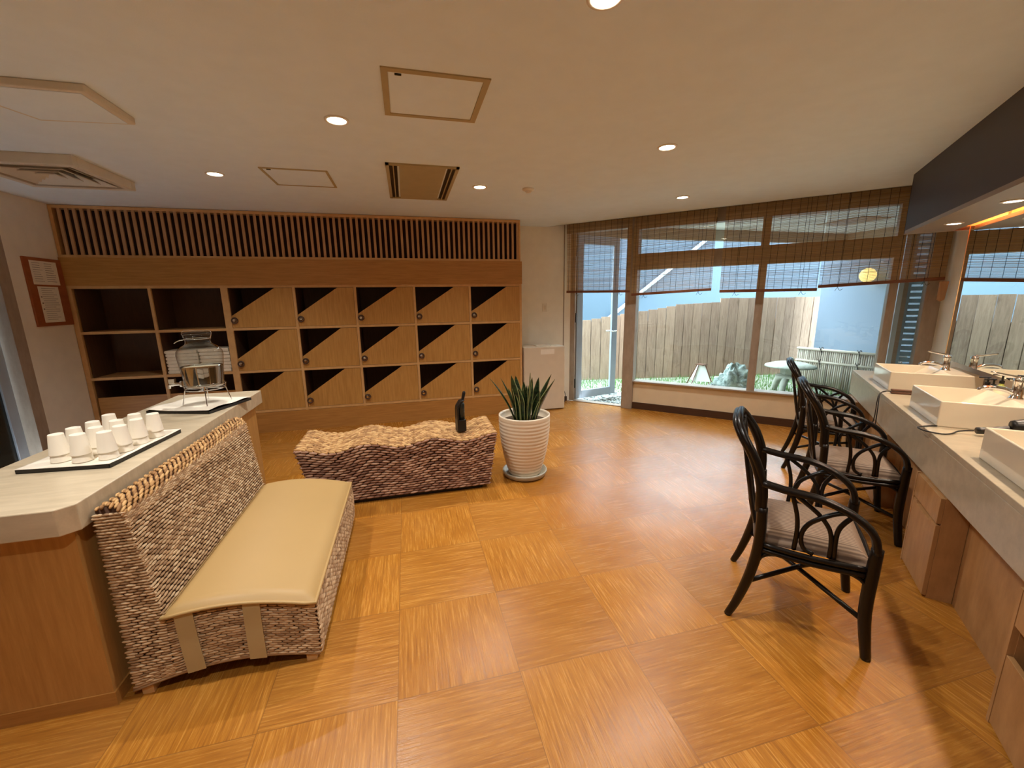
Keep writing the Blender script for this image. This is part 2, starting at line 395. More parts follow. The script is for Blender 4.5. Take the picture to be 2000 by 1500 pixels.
# open glass door leaf
D0 = TS(-1.27, 4.93); L1 = TS(-.856, 5.622)
ang = math.atan2(L1[1] - D0[1], L1[0] - D0[0]); Wd = .80
dr = bpy.data.objects.new('door_1', None); COL.objects.link(dr); dr.location = (D0[0], D0[1], .02); dr.rotation_euler.z = ang; dr['kind'] = 'structure'
mb = MB(); b_ = lambda a, c, d, e: mb.box(a, -.02, c, d, .02, e)
b_(0, 0, .11, 2.43); b_(Wd - .11, 0, Wd, 2.43); b_(.11, 0, Wd - .11, .12); b_(.11, 2.31, Wd - .11, 2.43)
obj('door_frame', mb, MT['alu'], dr, bevel=.004)
mb = MB(); mb.box(.11, -.004, .12, Wd - .11, .004, 2.31); obj('pane', mb, MT['glass'], dr)
mb = MB(); mb.tube([(Wd - .05, 0, 1.02), (Wd - .05, -.06, 1.02), (Wd - .15, -.065, 1.02)], .011, smooth=0); mb.tube([(Wd - .05, 0, 1.02), (Wd - .05, .06, 1.02), (Wd - .15, .065, 1.02)], .011, smooth=0)
obj('handle', mb, MT['chrome'], dr, smooth=True)
for z in (.25, 1.25, 2.2):
    mb = MB(); mb.tube([(-.015, -.01, z - .07), (-.015, -.01, z + .07)], .014, smooth=0); obj('hinge', mb, MT['black'], dr)
# bamboo blinds
def blind(name, t0, t1, zb0, zb1, label):
    s = 4.705; zt = 2.74; W = t1 - t0
    th = thing(name, label, 'blind', TS(t0, s, zt), A45, 'bamboo roller blinds along the window')
    mb = MB(); n = 172
    for k in range(n):
        fz = (k + .5) / n; za = (zb0 + .03 - zt) * fz; zc = (zb1 + .03 - zt) * fz
        h = .0017 * random.uniform(.8, 1.25); j = random.uniform(-.001, .001); y = random.uniform(-.001, .001)
        mb.add([(0, y - .0007, za - h + j), (W, y - .0007, zc - h + j), (W, y + .0007, zc - h + j), (0, y + .0007, za - h + j),
                (0, y - .0007, za + h + j), (W, y - .0007, zc + h + j), (W, y + .0007, zc + h + j), (0, y + .0007, za + h + j)],
               [(0, 1, 5, 4), (2, 3, 7, 6), (4, 5, 6, 7), (0, 3, 2, 1), (0, 4, 7, 3), (1, 2, 6, 5)])
    obj('slats', mb, MT['blind'], th)
    mb = MB(); k = 0; x = .03
    while x < W:
        mb.box(x - .0016, -.003, (zb0 + (zb1 - zb0) * x / W) - zt, x + .0016, -.001, 0); x += .077 + (.004 if k % 3 else -.012); k += 1
    obj('threads', mb, MT['cord'], th)
    mb = MB(); a, c = zb0 - zt, zb1 - zt
    mb.add([(0, -.012, a), (W, -.012, c), (W, .012, c), (0, .012, a), (0, -.012, a + .032), (W, -.012, c + .032), (W, .012, c + .032), (0, .012, a + .032)],
           [(0, 3, 2, 1), (4, 5, 6, 7), (0, 1, 5, 4), (2, 3, 7, 6), (1, 2, 6, 5), (0, 4, 7, 3)])
    obj('bottom_rail', mb, MT['rail'], th, bevel=.004)
    for q in (.17, .85):
        x = W * q; zz = a + (c - a) * q; mb = MB()
        mb.tube([(x, -.014, zz + .03), (x, -.02, zz), (x + .02, -.02, zz - .035), (x + .045, -.016, zz - .02)], .0022, 5)
        mb.tube([(x, -.014, 0), (x, -.014, zz + .02)], .0018, 5, smooth=0); mb.tube([(x, -.02, zz), (x - .02, -.02, zz - .04)], .002, 5, smooth=0)
        obj('pull_cord', mb, MT['cord'], th)
    return th
blind('bamboo_blind', -1.33, -.425, 1.63, 1.62, 'brown bamboo blind half lowered in front of the open glass door')
blind('bamboo_blind', -.40, .56, 1.575, 1.62, 'bamboo blind right of the door post, its bottom rail tilting up to the right')
blind('bamboo_blind', .65, 1.60, 1.595, 1.592, 'level bamboo blind hanging in front of the window mullion')
blind('bamboo_blind', 1.605, 2.585, 1.622, 1.672, 'rightmost bamboo blind next to the mirror, rail rising to the right')
mb = MB(); mb.prism([(2.545, 1.66), (2.545, 1.49), (2.57, 1.47), (2.60, 1.49), (2.61, 1.66)], 4.66, 4.68, fn=lambda a, b, c: (a, c, b))
tag(obj('wooden_cleat', mb, MT['slat'], rotz=A45, bevel=.004), 'light wooden cord cleat below the right end of the blinds', 'cleat')

# ------------------------------------------------------------------ garden
mb = MB(); mb.prism([(-6, 4.62), (2.35, 4.62), w2(-1.45, 5.0), w2(WT + .13, 5.0), w2(WT + 4, 5.0), (14, 9.2), (-6, 9.2)], -.25, -.06); struct('ground', mb, MT['ground'])
mb = MB(); mb.box(-8, 9.2, -.1, 20, 9.35, 4.4); struct('wall_neighbour', mb, MT['neigh'])
mb = MB(); mb.tube([(5.2, 9.12, .742), (9.6, 9.12, 3.907)], .05, 10, smooth=0)
pipe = tag(obj('drain_pipe', mb, MT['aluwhite'], smooth=True), 'white pipe running diagonally up the pale wall behind the fence', 'pipe')
# eave over the garden corner
mb = MB(); mb.prism([(2.2, 4.65), w2(-1.5, 4.99), w2(WT + .2, 4.99), w2(WT + .2, 4.7), (5.0, 1.0), (8.6, 1.0), (8.6, 4.65)], 2.62, 2.72); struct('ceiling_eave', mb, MT['eave'])
mb = MB(); mb.box(-4, 4.60, 2.45, 8.0, 4.68, 2.75); mb.box(7.88, 1.0, 2.45, 8.0, 4.60, 2.75); struct('trim_3', mb, MT['eavedark'])
mb = MB(); mb.box(6.35, 3.24, 2.605, 6.87, 3.92, 2.62); struct('trim_4', mb, MT['eavedark'])
mb = MB(); mb.box(7.9, .8, -.1, 8.05, 4.98, 2.45); struct('wall_wing', mb, MT['wing'])
mb = MB(); mb.box(4.9, 1.05, -.1, 7.9, 1.2, 2.62); struct('wall_garden', mb, MT['wing'])
# wood fence, one board after another
fx = [(2.2, 6.33), (5.24, 5.82), (8.62, 5.23)]
fence = thing('wooden_fence', 'tall weathered board fence stepping up behind the garden', 'fence', (2.2, 6.33, -.06))
x = 2.0; i = 0
while x < 8.55:
    wv = random.uniform(.165, .2) * (1.0 if x < 5.9 else 1.06)
    y = 5.95 - (x - 4.5) * .175
    zt = 1.14 + (x - 3.49) * .14 if x < 5.24 else (1.41 + (x - 5.24) * .04 if x < 6.10 else 1.52)
    if i % 7 == 3: zt += .006
    mb = MB(); a = math.atan(-.175)
    Mx = Matrix.Translation((x - 2.2, y - 6.33 + random.uniform(-.006, .006), 0)) @ Matrix.Rotation(a, 4, 'Z')
    mb.box(0, 0, 0, wv - .011, .024, zt + .06, M=Mx); obj('fence_board', mb, MT['fence'], fence)
    x += wv * math.cos(a); i += 1
mb = MB()
for z in (.3, 1.0):
    Mx = Matrix.Translation((-.2, .125, z)) @ Matrix.Rotation(a, 4, 'Z'); mb.box(0, 0, 0, 6.6, .05, .09, M=Mx)
obj('fence_rail', mb, MT['fence'], fence)
mb = MB(); mb.box(0, 0, .02, 6.5, .008, 1.16, M=Matrix.Translation((-.15, .105, 0)) @ Matrix.Rotation(a, 4, 'Z')); obj('fence_gap_sheet', mb, MT['gap'], fence)  # added dark sheet behind the boards, darkens the gaps between them
# low bamboo screen
P0, P1 = Vector((6.93, 4.45, 0)), Vector((7.26, 3.0, 0))
bs = thing('bamboo_screen', 'low screen of upright bamboo canes tied with dark cord', 'fence', (P0.x, P0.y, -.06), math.atan2(P1.y - P0.y, P1.x - P0.x))
mb = MB(); L = (P1 - P0).length; n = int(L / .03)
for k in range(n): mb.tube([(k * .03, random.uniform(-.003, .003), 0), (k * .03, 0, .70)], .0135, 6, smooth=0)
obj('canes', mb, MT['bamboo'], bs, smooth=True)
for z in (.69, .48):
    mb = MB(); mb.tube([(-.02, -.02, z), (L, -.02, z)], .02, 8, smooth=0); mb.tube([(-.02, .02, z), (L, .02, z)], .02, 8, smooth=0)
    ra = obj('rail', mb, MT['bamboo'], bs, smooth=True)
    for q in (.25, .62, .9):
        mb = MB(); x = L * q; mb.tube([(x, -.045, z + .02), (x, 0, z + .045), (x, .045, z + .0), (x, 0, z - .045), (x, -.045, z + .02)], .006, 6)
        mb.tube([(x, -.045, z), (x + .03, -.05, z - .09)], .005, 6, smooth=0); mb.tube([(x, -.045, z), (x - .025, -.05, z + .05)], .005, 6, smooth=0)
        obj('cord_tie', mb, MT['cord'], ra)
# louvre shutter outside the narrow right pane
lv = thing('louvre_shutter', 'blue grey louvred shutter outside the narrow right window', 'shutter', TS(2.43, 5.16, 0), A45)
mb = MB(); mb.box(0, 0, .0, .03, .04, 2.4); mb.box(.20, 0, 0, .23, .04, 2.4); mb.box(.03, 0, 0, .2, .04, .1); mb.box(.03, 0, 2.3, .2, .04, 2.4); obj('shutter_frame', mb, MT['louver'], lv)
mb = MB()
for k in range(34):
    z = .13 + k * .064; mb.box(.03, -.03, -.003, .2, .03, .003, M=Matrix.Translation((0, .02, z)) @ Matrix.Rotation(.75, 4, 'X'))
obj('louvre_slats', mb, MT['louver'], lv)
mb = MB(); mb.box(2.33, 5.02, -.06, 2.37, 5.08, 2.45); mb.box(2.372, 5.04, -.06, 2.41, 5.2, 2.45, 1); tag(obj('metal_post', mb, [MT['aluwhite'], MT['eavedark']], rotz=A45), 'pale metal post just outside the glass beside the louvred shutter', 'post')
# paper lamp, rock, stone lantern
pl = thing('garden_lamp', 'small white tapered paper lamp on splayed legs in the gravel', 'lamp', (5.19, 4.80, -.06), .3)
mb = MB(); mb.lathe([(.20, .14), (.185, .17), (.075, .41), (.07, .425)], 4); obj('lamp_shade', mb, MT['shade'], pl)
for k in range(4):
    a = k * PI / 2; mb = MB(); c, s = math.cos(a), math.sin(a)
    mb.tube([(.29 * c, .29 * s, 0), (.08 * c, .08 * s, .42)], .009, 6, smooth=0); obj('leg', mb, MT['iron'], pl)
mb = MB(); mb.box(-.075, -.075, .42, .075, .075, .435); obj('lamp_cap', mb, MT['iron'], pl)
def rock(name, loc, sx, sy, sz, seed, label):
    rs = random.Random(seed); ph = [rs.uniform(0, 6.28) for _ in range(12)]
    mb = MB()
    def fn(u, v):
        a = u * 2 * PI; b = v * PI / 2
        k = 1 + .14 * math.sin(3 * a + ph[0] + 2 * b) + .12 * math.sin(5 * a + ph[1] - 3 * b) + .07 * math.sin(11 * a + ph[2]) * math.cos(7 * b + ph[3]) + .05 * math.sin(17 * b + ph[4] + 4 * a)
        return (sx * k * math.cos(b) * math.cos(a), sy * k * math.cos(b) * math.sin(a), sz * k * math.sin(b) ** .8 - .02)
    mb.grid(fn, 48, 20); return tag(obj(name, mb, MT['rock'], loc=loc, smooth=True), label, 'rock')
rock('garden_rock', (5.5, 4.35, -.06), .30, .26, .42, 3, 'pointed pale grey rock standing left of the window mullion')
rock('garden_rock', (5.02, 4.28, -.06), .24, .2, .17, 8, 'low flat rock at the left foot of the pointed rock')
sl = thing('stone_lantern', 'squat stone lantern with a wide round cap on arched legs', 'stone lantern', (6.27, 4.0, -.06), .3)
mb = MB(); mb.lathe([(.14, .43), (.37, .45), (.36, .475), (.24, .515), (.06, .545), (0, .55)], 32); obj('cap', mb, MT['lstone'], sl, smooth=True)
mb = MB(); mb.lathe([(.0, .54), (.045, .55), (.05, .58), (.02, .61), (0, .615)], 16); obj('finial', mb, MT['lstone'], sl, smooth=True)
mb = MB(); mb.lathe([(.11, .31), (.13, .33), (.13, .42), (.12, .44)], 6); obj('light_box', mb, MT['lstone'], sl)
mb = MB(); mb.lathe([(.13, .26), (.2, .27), (.2, .30), (.14, .32)], 24); obj('platform', mb, MT['lstone'], sl)
for k in range(3):
    a = k * 2 * PI / 3 - .9; c, s = math.cos(a), math.sin(a); mb = MB()
    mb.tube([(.12 * c, .12 * s, .27), (.22 * c, .22 * s, .2), (.27 * c, .27 * s, .08), (.29 * c, .29 * s, 0)], [.055, .055, .05, .05], 8); obj('leg', mb, MT['lstone'], sl, smooth=True)
# gravel and grass
mb = MB()
for k in range(2600):
    while True:
        t = random.uniform(-1.5, -.1) if k < 1500 else random.uniform(-.2, 2.2); s = random.uniform(5.0, 6.0) if k < 1500 else random.uniform(5.0, 5.7)
        x, y, z = TS(t, s)
        if y < 5.7 - (x - 4.5) * .17: break
    r = random.uniform(.012, .026); a = random.uniform(0, 3)
    mb.lathe([(0, -r * .5), (r * .8, -r * .3), (r, 0), (r * .7, r * .4), (0, r * .5)], 5, (x, y, -.06 + r * .4))
tag(obj('gravel', mb, MT['gravel']), 'pale grey gravel spread outside the glass door and window', 'gravel', kind='stuff')
mb = MB()
for k in range(6500):
    while True:
        x = random.uniform(3.0, 7.8); y = random.uniform(3.2, 6.1)
        s = (x + y) / R2; t = (x - y) / R2
        if y < 5.9 - (x - 4.5) * .175 and s > 5.15 and ((t < -.35 and s > 6.0) or (t > -.35 and s > 5.5)): break
    h = random.uniform(.03, .09); a = random.uniform(0, 6.28); b = .006; dx, dy = math.cos(a), math.sin(a); l = random.uniform(-.03, .03)
    mb.add([(x - b * dx, y - b * dy, -.06), (x + b * dx, y + b * dy, -.06), (x + l, y + l, -.06 + h)], [(0, 1, 2)])
tag(obj('grass', mb, MT['grass']), 'short bright green grass along the foot of the fence', 'grass', kind='stuff')
gl = thing('globe_reflection', 'glowing yellow globe standing in for a reflected lamp, on the blue grey garden wall', 'lamp', (7.9, 4.05, 1.87))  # stands for a lamp reflected in the glass; globe and mount are added
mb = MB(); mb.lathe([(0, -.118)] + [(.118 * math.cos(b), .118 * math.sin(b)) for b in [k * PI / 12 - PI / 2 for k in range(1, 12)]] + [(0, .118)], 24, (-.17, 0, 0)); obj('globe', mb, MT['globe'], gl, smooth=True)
mb = MB(); mb.tube([(0, 0, 0), (-.06, 0, 0)], .03, 10, smooth=0); obj('added_bracket', mb, MT['alu'], gl)

# ------------------------------------------------------------------ locker wall
LX0, LX1, LY = -3.285, 1.63, 3.97
lk = thing('locker_wall', 'long oak locker unit with slatted grille, open cubbies and slant-cut doors', 'lockers', (0, LY, 0))
xs = [-3.24, -2.555, -1.844, -1.13, -.457, .239, .937, 1.63]; zs = [.267, .756, 1.257, 1.735]
mb = MB()   # carcass, local y from 0 (front) to .42
mb.box(LX0, .0, .25, LX0 + .045, .42, 1.75); mb.box(LX1 - .028, 0, .25, LX1, .42, 1.75)
for i, x in enumerate(xs[1:-1]):
    a = .034 if i == 1 else .014; mb.box(x - a, 0, .25, x + a, .42, 1.735)
obj('upright', mb, MT['oaklight'], lk)
mb = MB()
for z in zs: mb.box(LX0 + .03, .002, z - .014, LX1 - .01, .42, z + .014)
obj('shelf_board', mb, MT['oaklight'], lk)
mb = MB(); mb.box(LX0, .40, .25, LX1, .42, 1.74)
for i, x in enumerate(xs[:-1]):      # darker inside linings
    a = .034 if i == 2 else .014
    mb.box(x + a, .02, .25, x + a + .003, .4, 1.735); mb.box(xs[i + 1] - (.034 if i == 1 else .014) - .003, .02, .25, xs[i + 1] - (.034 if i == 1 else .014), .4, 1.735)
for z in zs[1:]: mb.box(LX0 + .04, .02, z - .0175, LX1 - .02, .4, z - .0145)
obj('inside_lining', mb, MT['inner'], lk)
mb = MB(); mb.box(LX0, -.012, 1.749, LX1 + .004, .42, 2.035); obj('fascia_board', mb, MT['oakh'], lk)
mb = MB(); mb.box(LX0, -.004, 0, LX1, .42, .25); obj('plinth', mb, MT['oakh'], lk)
mb = MB(); mb.box(xs[0] + .02, .003, .283, xs[1] - .014, .02, .548); mb.box(xs[1] + .014, .003, .283, xs[2] - .034, .02, .548); obj('lower_panel', mb, MT['oakh'], lk)
gx0, gx1 = LX0 + .0, LX1 - .012
mb = MB(); mb.box(gx0, 0, 2.035, gx1, .42, 2.062); mb.box(gx0, 0, 2.515, gx1, .42, 2.545); mb.box(gx0, 0, 2.062, gx0 + .03, .42, 2.515); mb.box(gx1 - .022, 0, 2.062, gx1, .42, 2.515)
obj('grille_frame', mb, MT['oaklight'], lk)
mb = MB(); mb.box(gx0 + .03, .1, 2.06, gx1 - .02, .12, 2.52); obj('grille_backing', mb, MT['gap'], lk)
mb = MB(); n = 77; p_ = (gx1 - gx0 - .052) / n
for k in range(n): x = gx0 + .03 + p_ * (k + .78); mb.box(x - .0135, .006, 2.06, x + .0135, .024, 2.52)
obj('grille_slats', mb, MT['slat'], lk)
for r in range(3):
    for c in range(2, 7):
        x0 = xs[c] + (.034 if c == 2 else .014) + .003; x1 = xs[c + 1] - .017; z0 = zs[2 - r] + .017; z1 = zs[3 - r] - .018
        W, Hh = x1 - x0, z1 - z0
        mb = MB(); mb.prism([(x0, z0), (x1, z0), (x1, z1), (x0 + W * .72, z1), (x0, z0 + Hh * .30)], .004, .022, fn=lambda a, b, c_: (a, c_, b))
        d = obj('locker_door', mb, MT['oak'], lk)
        kx, kz = x0 + .028, z0 + .085
        mb = MB(); My = Matrix.Translation((kx, 0, kz)) @ Matrix.Rotation(PI / 2, 4, 'X'); mb.lathe([(.020, -.004), (.020, .014), (.015, .021), (0, .022)], 16, M=My); obj('lock', mb, MT['chrome'], d)
        mb = MB(); rr = .030; mb.tube([(kx + rr * math.cos(a) + .003, -.012 + .004 * math.sin(a), kz - .002 + rr * math.sin(a)) for a in [k * PI / 8 for k in range(17)]], .0075, 6, smooth=0); obj('key_band', mb, MT['darkbase'], d, smooth=True)
# towels
k = 0
nm = ['bottom', 'second', 'third', 'fourth', 'fifth', 'sixth', 'top']
for st, (x0, x1, z_) in enumerate([(-2.535, -2.22, 0), (-2.205, -1.895, .008)]):
    for j in range(7):
        h = .037; z = .771 + j * (h + .001) + z_ * j / 6; mb = MB(); dx = random.uniform(-.006, .006)
        rr = h / 2; prof = []
        for q in range(9): a = PI / 2 + q * PI / 8; prof.append((.0 + rr * math.cos(a) * 1.0 + rr, rr + rr * math.sin(a)))
        prof += [(.28, .001), (.28, h - .001)]
        prof = [(b, c) if b < .2 else (x1 - x0, c) for b, c in prof]
        mb.prism(prof, 4.0, 4.26, fn=lambda b, c, a_, z=z, x=x0 + dx: (x + b, a_, z + c))
        tag(obj('folded_towel', mb, MT['towel'], bevel=.004, seg=2), '%s folded white towel in the %s stack in the middle cubby' % (nm[j], ('left', 'right')[st]), 'towel', 'folded white towels in the cubby')

# notice board on the left wall
nb = thing('notice_board', 'red brown notice board with two papers on the left wall', 'notice board', (-3.29, 3.735, 1.68))
mb = MB(); mb.box(0, -.215, -.325, .018, .228, .325); obj('board', mb, MT['board'], nb, bevel=.003)
def sheet(name, y0, y1, z0, z1, label, lines):
    o = thing(name, label, 'notice', (-3.2715, (y0 + y1) / 2, (z0 + z1) / 2))
    a, b = (y1 - y0) / 2, (z1 - z0) / 2
    mb = MB(); mb.box(0, -a, -b, .0015, a, b); obj('sheet', mb, MT['paper'], o)
    mb = MB()
    for (ya, za, yb, zb) in lines: mb.box(.0015, ya * a, za * b, .0022, yb * a, zb * b)
    obj('print', mb, MT['ink'], o); return o
L1_ = []; rs = random.Random(5)
for k in range(9): z = .82 - k * .19; L1_.append((-.85, z - .025, -.15 - rs.uniform(0, .2), z)); L1_.append((.05, z - .03, .85 - rs.uniform(0, .3), z))
sheet('paper_notice', 3.577, 3.89, 1.752, 1.975, 'white printed sheet at the top of the notice board', L1_)
L2_ = []
for k in range(16): z = .9 - k * .115; L2_.append((-.7, z - .018, .8 - rs.uniform(0, .5), z))
for z in (.42, .08, -.25): L2_.append((-.88, z - .03, -.76, z + .03))
sheet('paper_notice', 3.606, 3.85, 1.39, 1.735, 'white bulleted sheet at the bottom of the notice board', L2_)

# left doorway
mb = MB(); mb.box(-3.46, 3.25, 0, -3.285, 3.37, 2.17); mb.box(-3.46, 1.4, 2.08, -3.285, 3.25, 2.17); mb.box(-3.46, 1.4, 0, -3.285, 1.5, 2.08)
struct('trim_5', mb, MT['frame'])
ld = bpy.data.objects.new('door_2', None); COL.objects.link(ld); ld.location = (-3.40, 3.24, 0); ld['kind'] = 'structure'
mb = MB(); mb.box(-.02, -.10, 0, .02, 0, 2.08); mb.box(-.02, -1.74, 0, .02, -1.64, 2.08); mb.box(-.02, -1.64, .90, .02, -.10, .98); mb.box(-.02, -1.64, 0, .02, -.1, .12); mb.box(-.02, -1.64, 2.0, .02, -.1, 2.08); mb.box(-.02, -.9, .12, .02, -.84, 2.0)
obj('door_frame', mb, MT['alu'], ld, bevel=.003)
mb = MB(); mb.box(-.004, -1.64, .12, .004, -.1, 2.0); obj('pane', mb, MT['darkglass'], ld)

# ------------------------------------------------------------------ ceiling fittings
def downlight(name, x, y, z, label, r=.052, power=34, col=WARM, bulb='bulb', vis=True):
    t = thing(name, label, 'ceiling light', (x, y, z), 0, 'recessed downlights')
    mb = MB(); mb.lathe([(r + .014, 0), (r + .014, -.004), (r, -.007), (r - .002, -.002), (r - .002, 0)], 28); obj('trim_ring', mb, MT['white'], t, smooth=True)
    mb = MB(); mb.lathe([(r - .002, -.003), (r * .6, -.006), (0, -.007)], 28); obj('bulb', mb, MT[bulb], t, smooth=True)
    L = bpy.data.lights.new('lamp', 'SPOT'); L.energy = power; L.color = col; L.spot_size = math.radians(128); L.spot_blend = 1; L.shadow_soft_size = .04
    o = bpy.data.objects.new('lamp', L); COL.objects.link(o); o.parent = t; o.location = (0, 0, -.02)
    return t
for x, y, lb in [(-.184, 1.31, 'round downlight left of the large ceiling hatch'), (-1.265, 2.553, 'round downlight left of the small ceiling hatch'), (.843, 2.525, 'round downlight right of the air conditioner vent'),
                 (1.922, 1.292, 'round downlight over the middle of the room right of the large hatch'), (2.942, 2.513, 'farthest round downlight, near the window blinds'), (.853, .087, 'round downlight cut by the top edge of the picture'),
                 (-1.25, .08, 'added unseen downlight over the near end of the counter'), (-.18, -1.15, 'added unseen downlight behind the viewer on the left')]:  # these two are added out of view to continue the lamp grid
    downlight('downlight', x, y, H, lb, power=K_DOWN)
def hatch(name, x0, y0, x1, y1, wd, label):
    t = thing(name, label, 'ceiling hatch', ((x0 + x1) / 2, (y0 + y1) / 2, H)); a, b = (x1 - x0) / 2, (y1 - y0) / 2
    mb = MB()
    for q in ((-a, -b, a, -b + wd), (-a, b - wd, a, b), (-a, -b + wd, -a + wd, b - wd), (a - wd, -b + wd, a, b - wd)): mb.box(q[0], q[1], -.006, q[2], q[3], 0)
    obj('hatch_frame', mb, MT['brass'], t)
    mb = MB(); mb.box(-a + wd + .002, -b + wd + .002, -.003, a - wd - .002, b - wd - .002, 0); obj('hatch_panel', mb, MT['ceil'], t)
    mb = MB(); mb.box(-a + wd + .03, -b + wd + .01, -.008, -a + wd + .06, -b + wd + .02, -.003); obj('latch', mb, MT['black'], t)
hatch('ceiling_hatch', .083, .69, .578, 1.175, .03, 'large square ceiling access hatch with an olive metal rim')
hatch('ceiling_hatch', -.885, 2.30, -.40, 2.79, .018, 'smaller looking square ceiling hatch beyond the large one')
ac = thing('ac_vent', 'beige ceiling air conditioner with dark slots on both sides', 'air conditioner', (.32, 2.53, H))
mb = MB(); a, b = .275, .53
for q in ((-a, -b, a, -b + .03), (-a, b - .03, a, b), (-a, -b, -a + .025, b), (a - .025, -b, a, b)): mb.box(q[0], q[1], -.012, q[2], q[3], 0)
mb.box(-a + .052, -b + .03, -.014, -a + .06, b - .03, 0); mb.box(a - .06, -b + .03, -.014, a - .052, b - .03, 0)
obj('vent_frame', mb, MT['brass'], ac)
mb = MB(); mb.box(-a + .1, -b + .03, -.012, a - .1, b - .03, 0); obj('centre_panel', mb, MT['brass'], ac)
mb = MB(); mb.box(-a + .025, -b + .03, -.003, -a + .085, b - .03, 0); mb.box(a - .085, -b + .03, -.003, a - .025, b - .03, 0); obj('slot', mb, MT['black'], ac)
sm = thing('smoke_detector', 'small white smoke detector on the ceiling', 'smoke detector', (1.296, 2.508, H))
mb = MB(); mb.lathe([(.055, 0), (.055, -.012), (.035, -.022), (.03, -.02)], 24); mb.lathe([(.03, -.02), (.022, -.035), (0, -.038)], 20); obj('housing', mb, MT['white'], sm, smooth=True)
p1 = thing('ceiling_panel_unit', 'flat pale panel unit hanging from the ceiling, upper of two at left', 'ceiling vent', (-1.5, 1.33, H))
mb = MB(); mb.prism([(.25, -.19), (.25, .19), (-.20, .23), (-.36, -.19)], -.035, 0); obj('panel', mb, MT['offwhite'], p1, bevel=.006)
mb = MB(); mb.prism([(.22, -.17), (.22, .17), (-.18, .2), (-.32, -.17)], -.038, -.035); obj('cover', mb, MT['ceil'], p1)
p2 = thing('ceiling_diffuser', 'square stepped air diffuser on the ceiling, lower of two at left', 'ceiling vent', (-2.35, 2.605, H))
mb = MB(); hh = .42
def ring(a, b, z0, z1, mi=0):
    for q in ((-a, -a, a, -b), (-a, b, a, a), (-a, -b, -b, b), (b, -b, a, b)): mb.box(q[0], q[1], z0, q[2], q[3], z1, mi)
ring(.345, .295, -.07, 0); obj('diffuser_frame', mb, MT['offwhite'], p2, bevel=.004)
mb = MB(); mb.box(-.30, -.30, -.01, .30, .30, 0); obj('dark_core', mb, MT['gap'], p2)
mb = MB()
for a in (.26, .19, .12, .06):
    for k in range(4):
        Mx = Matrix.Rotation(k * PI / 2, 4, 'Z'); vs = [(-a, -a, -.065), (a, -a, -.065), (a - .05, -a + .05, -.02), (-a + .05, -a + .05, -.02)]
        vs = [Mx @ Vector(v) for v in vs]; vs += [v + Vector((0, 0, .006)) for v in vs]
        mb.add(vs, [(0, 1, 2, 3), (7, 6, 5, 4), (0, 4, 5, 1), (1, 5, 6, 2), (2, 6, 7, 3), (3, 7, 4, 0)])
obj('vanes', mb, MT['offwhite'], p2)

# ------------------------------------------------------------------ back wall bits
pu = thing('air_purifier', 'cream box-shaped air purifier beside the lockers and glass door', 'air purifier', (1.95, 4.12, 0))
mb = MB(); mb.box(-.30, -.17, .01, .30, .16, .905); obj('body', mb, MT['offwhite'], pu, bevel=.012)
mb = MB(); mb.box(-.1, -.1, .905, .12, .04, .918); obj('control_panel', mb, MT['white'], pu, bevel=.003)
mb = MB(); mb.box(-.06, -.172, .80, .14, -.17, .87); obj('label_plate', mb, MT['wall'], pu)
mb = MB(); mb.tube([(.30, .05, .25), (.36, .0, .22), (.37, -.02, .1), (.33, 0, .02), (.30, .08, .012)], .005, 6); obj('power_cord', mb, MT['cord'], pu)
sw = thing('wall_switch', 'pale wall switch plate above the air purifier', 'switch', (2.10, 4.40, 1.43))
mb = MB(); mb.box(-.035, -.008, -.06, .035, 0, .06); obj('plate', mb, MT['white'], sw, bevel=.002)
mb = MB(); mb.box(-.012, -.012, -.03, .012, -.008, .03); obj('rocker', mb, MT['offwhite'], sw)

# ------------------------------------------------------------------ left counter
lc = thing('reception_counter', 'wooden island counter with a pale stone-look top at left', 'counter', (-1.32, 1.2, 0))
mb = MB(); mb.box(-.26, -.93, .0, .245, .93, .765); MT['honey'] = wood('honey_veneer', rgb(174, 124, 64), rgb(200, 150, 86), .4, (30, 30, 2.2), 2); obj('body', mb, MT['honey'], lc)
mb = MB(); mb.box(-.27, -.935, 0, .252, .935, .06); obj('plinth', mb, MT['oakh'], lc)
mb = MB(); mb.prism([(-1.0, -.99), (.245, -.99), (.285, -.95), (.285, .985), (-.285, .985), (-.285, -.6), (-1.0, -.6)], .765, .865); obj('counter_top', mb, MT['stone'], lc, bevel=.004)
mb = MB(); mb.box(-.98, -.93, 0, -.26, -.62, .765); obj('return_body', mb, MT['honey'], lc)

def tray(name, x, y, rz, a, b, label):
    t = thing(name, label, 'tray', (x, y, .865), rz)
    mb = MB(); mb.box(-a, -b, 0, a, b, .006); mb.add([], [])
    for q in ((-a, -b, a, -b + .006), (-a, b - .006, a, b), (-a, -b, -a + .006, b), (a - .006, -b, a, b)): mb.box(q[0], q[1], .0, q[2], q[3], .018)
    obj('tray_base', mb, MT['black'], t, bevel=.002)
    return t
t1 = tray('serving_tray', -1.285, .86, -.09, .172, .245, 'black tray with white paper liner holding the cups')
def liner(t, a, b, amp, label):
    o = thing('paper_liner', label, 'paper', tuple(t.location), t.rotation_euler.z)
    mb = MB(); rs = random.Random(int(a * 1000)); ph = rs.uniform(0, 6)
    mb.grid(lambda u, v: ((u * 2 - 1) * a, (v * 2 - 1) * b, .0195 + amp * (.5 + .5 * math.sin(u * 9 + ph + v * 4) * math.sin(v * 7 + u * 3)) * (abs(u * 2 - 1) ** 3 + .15)), 30, 30)
    s_ = obj('sheet', mb, MT['paper'], o, smooth=True); m_ = s_.modifiers.new('thick', 'SOLIDIFY'); m_.thickness = .001; return o
liner(t1, .174, .247, .003, 'white paper sheet lining the cup tray')
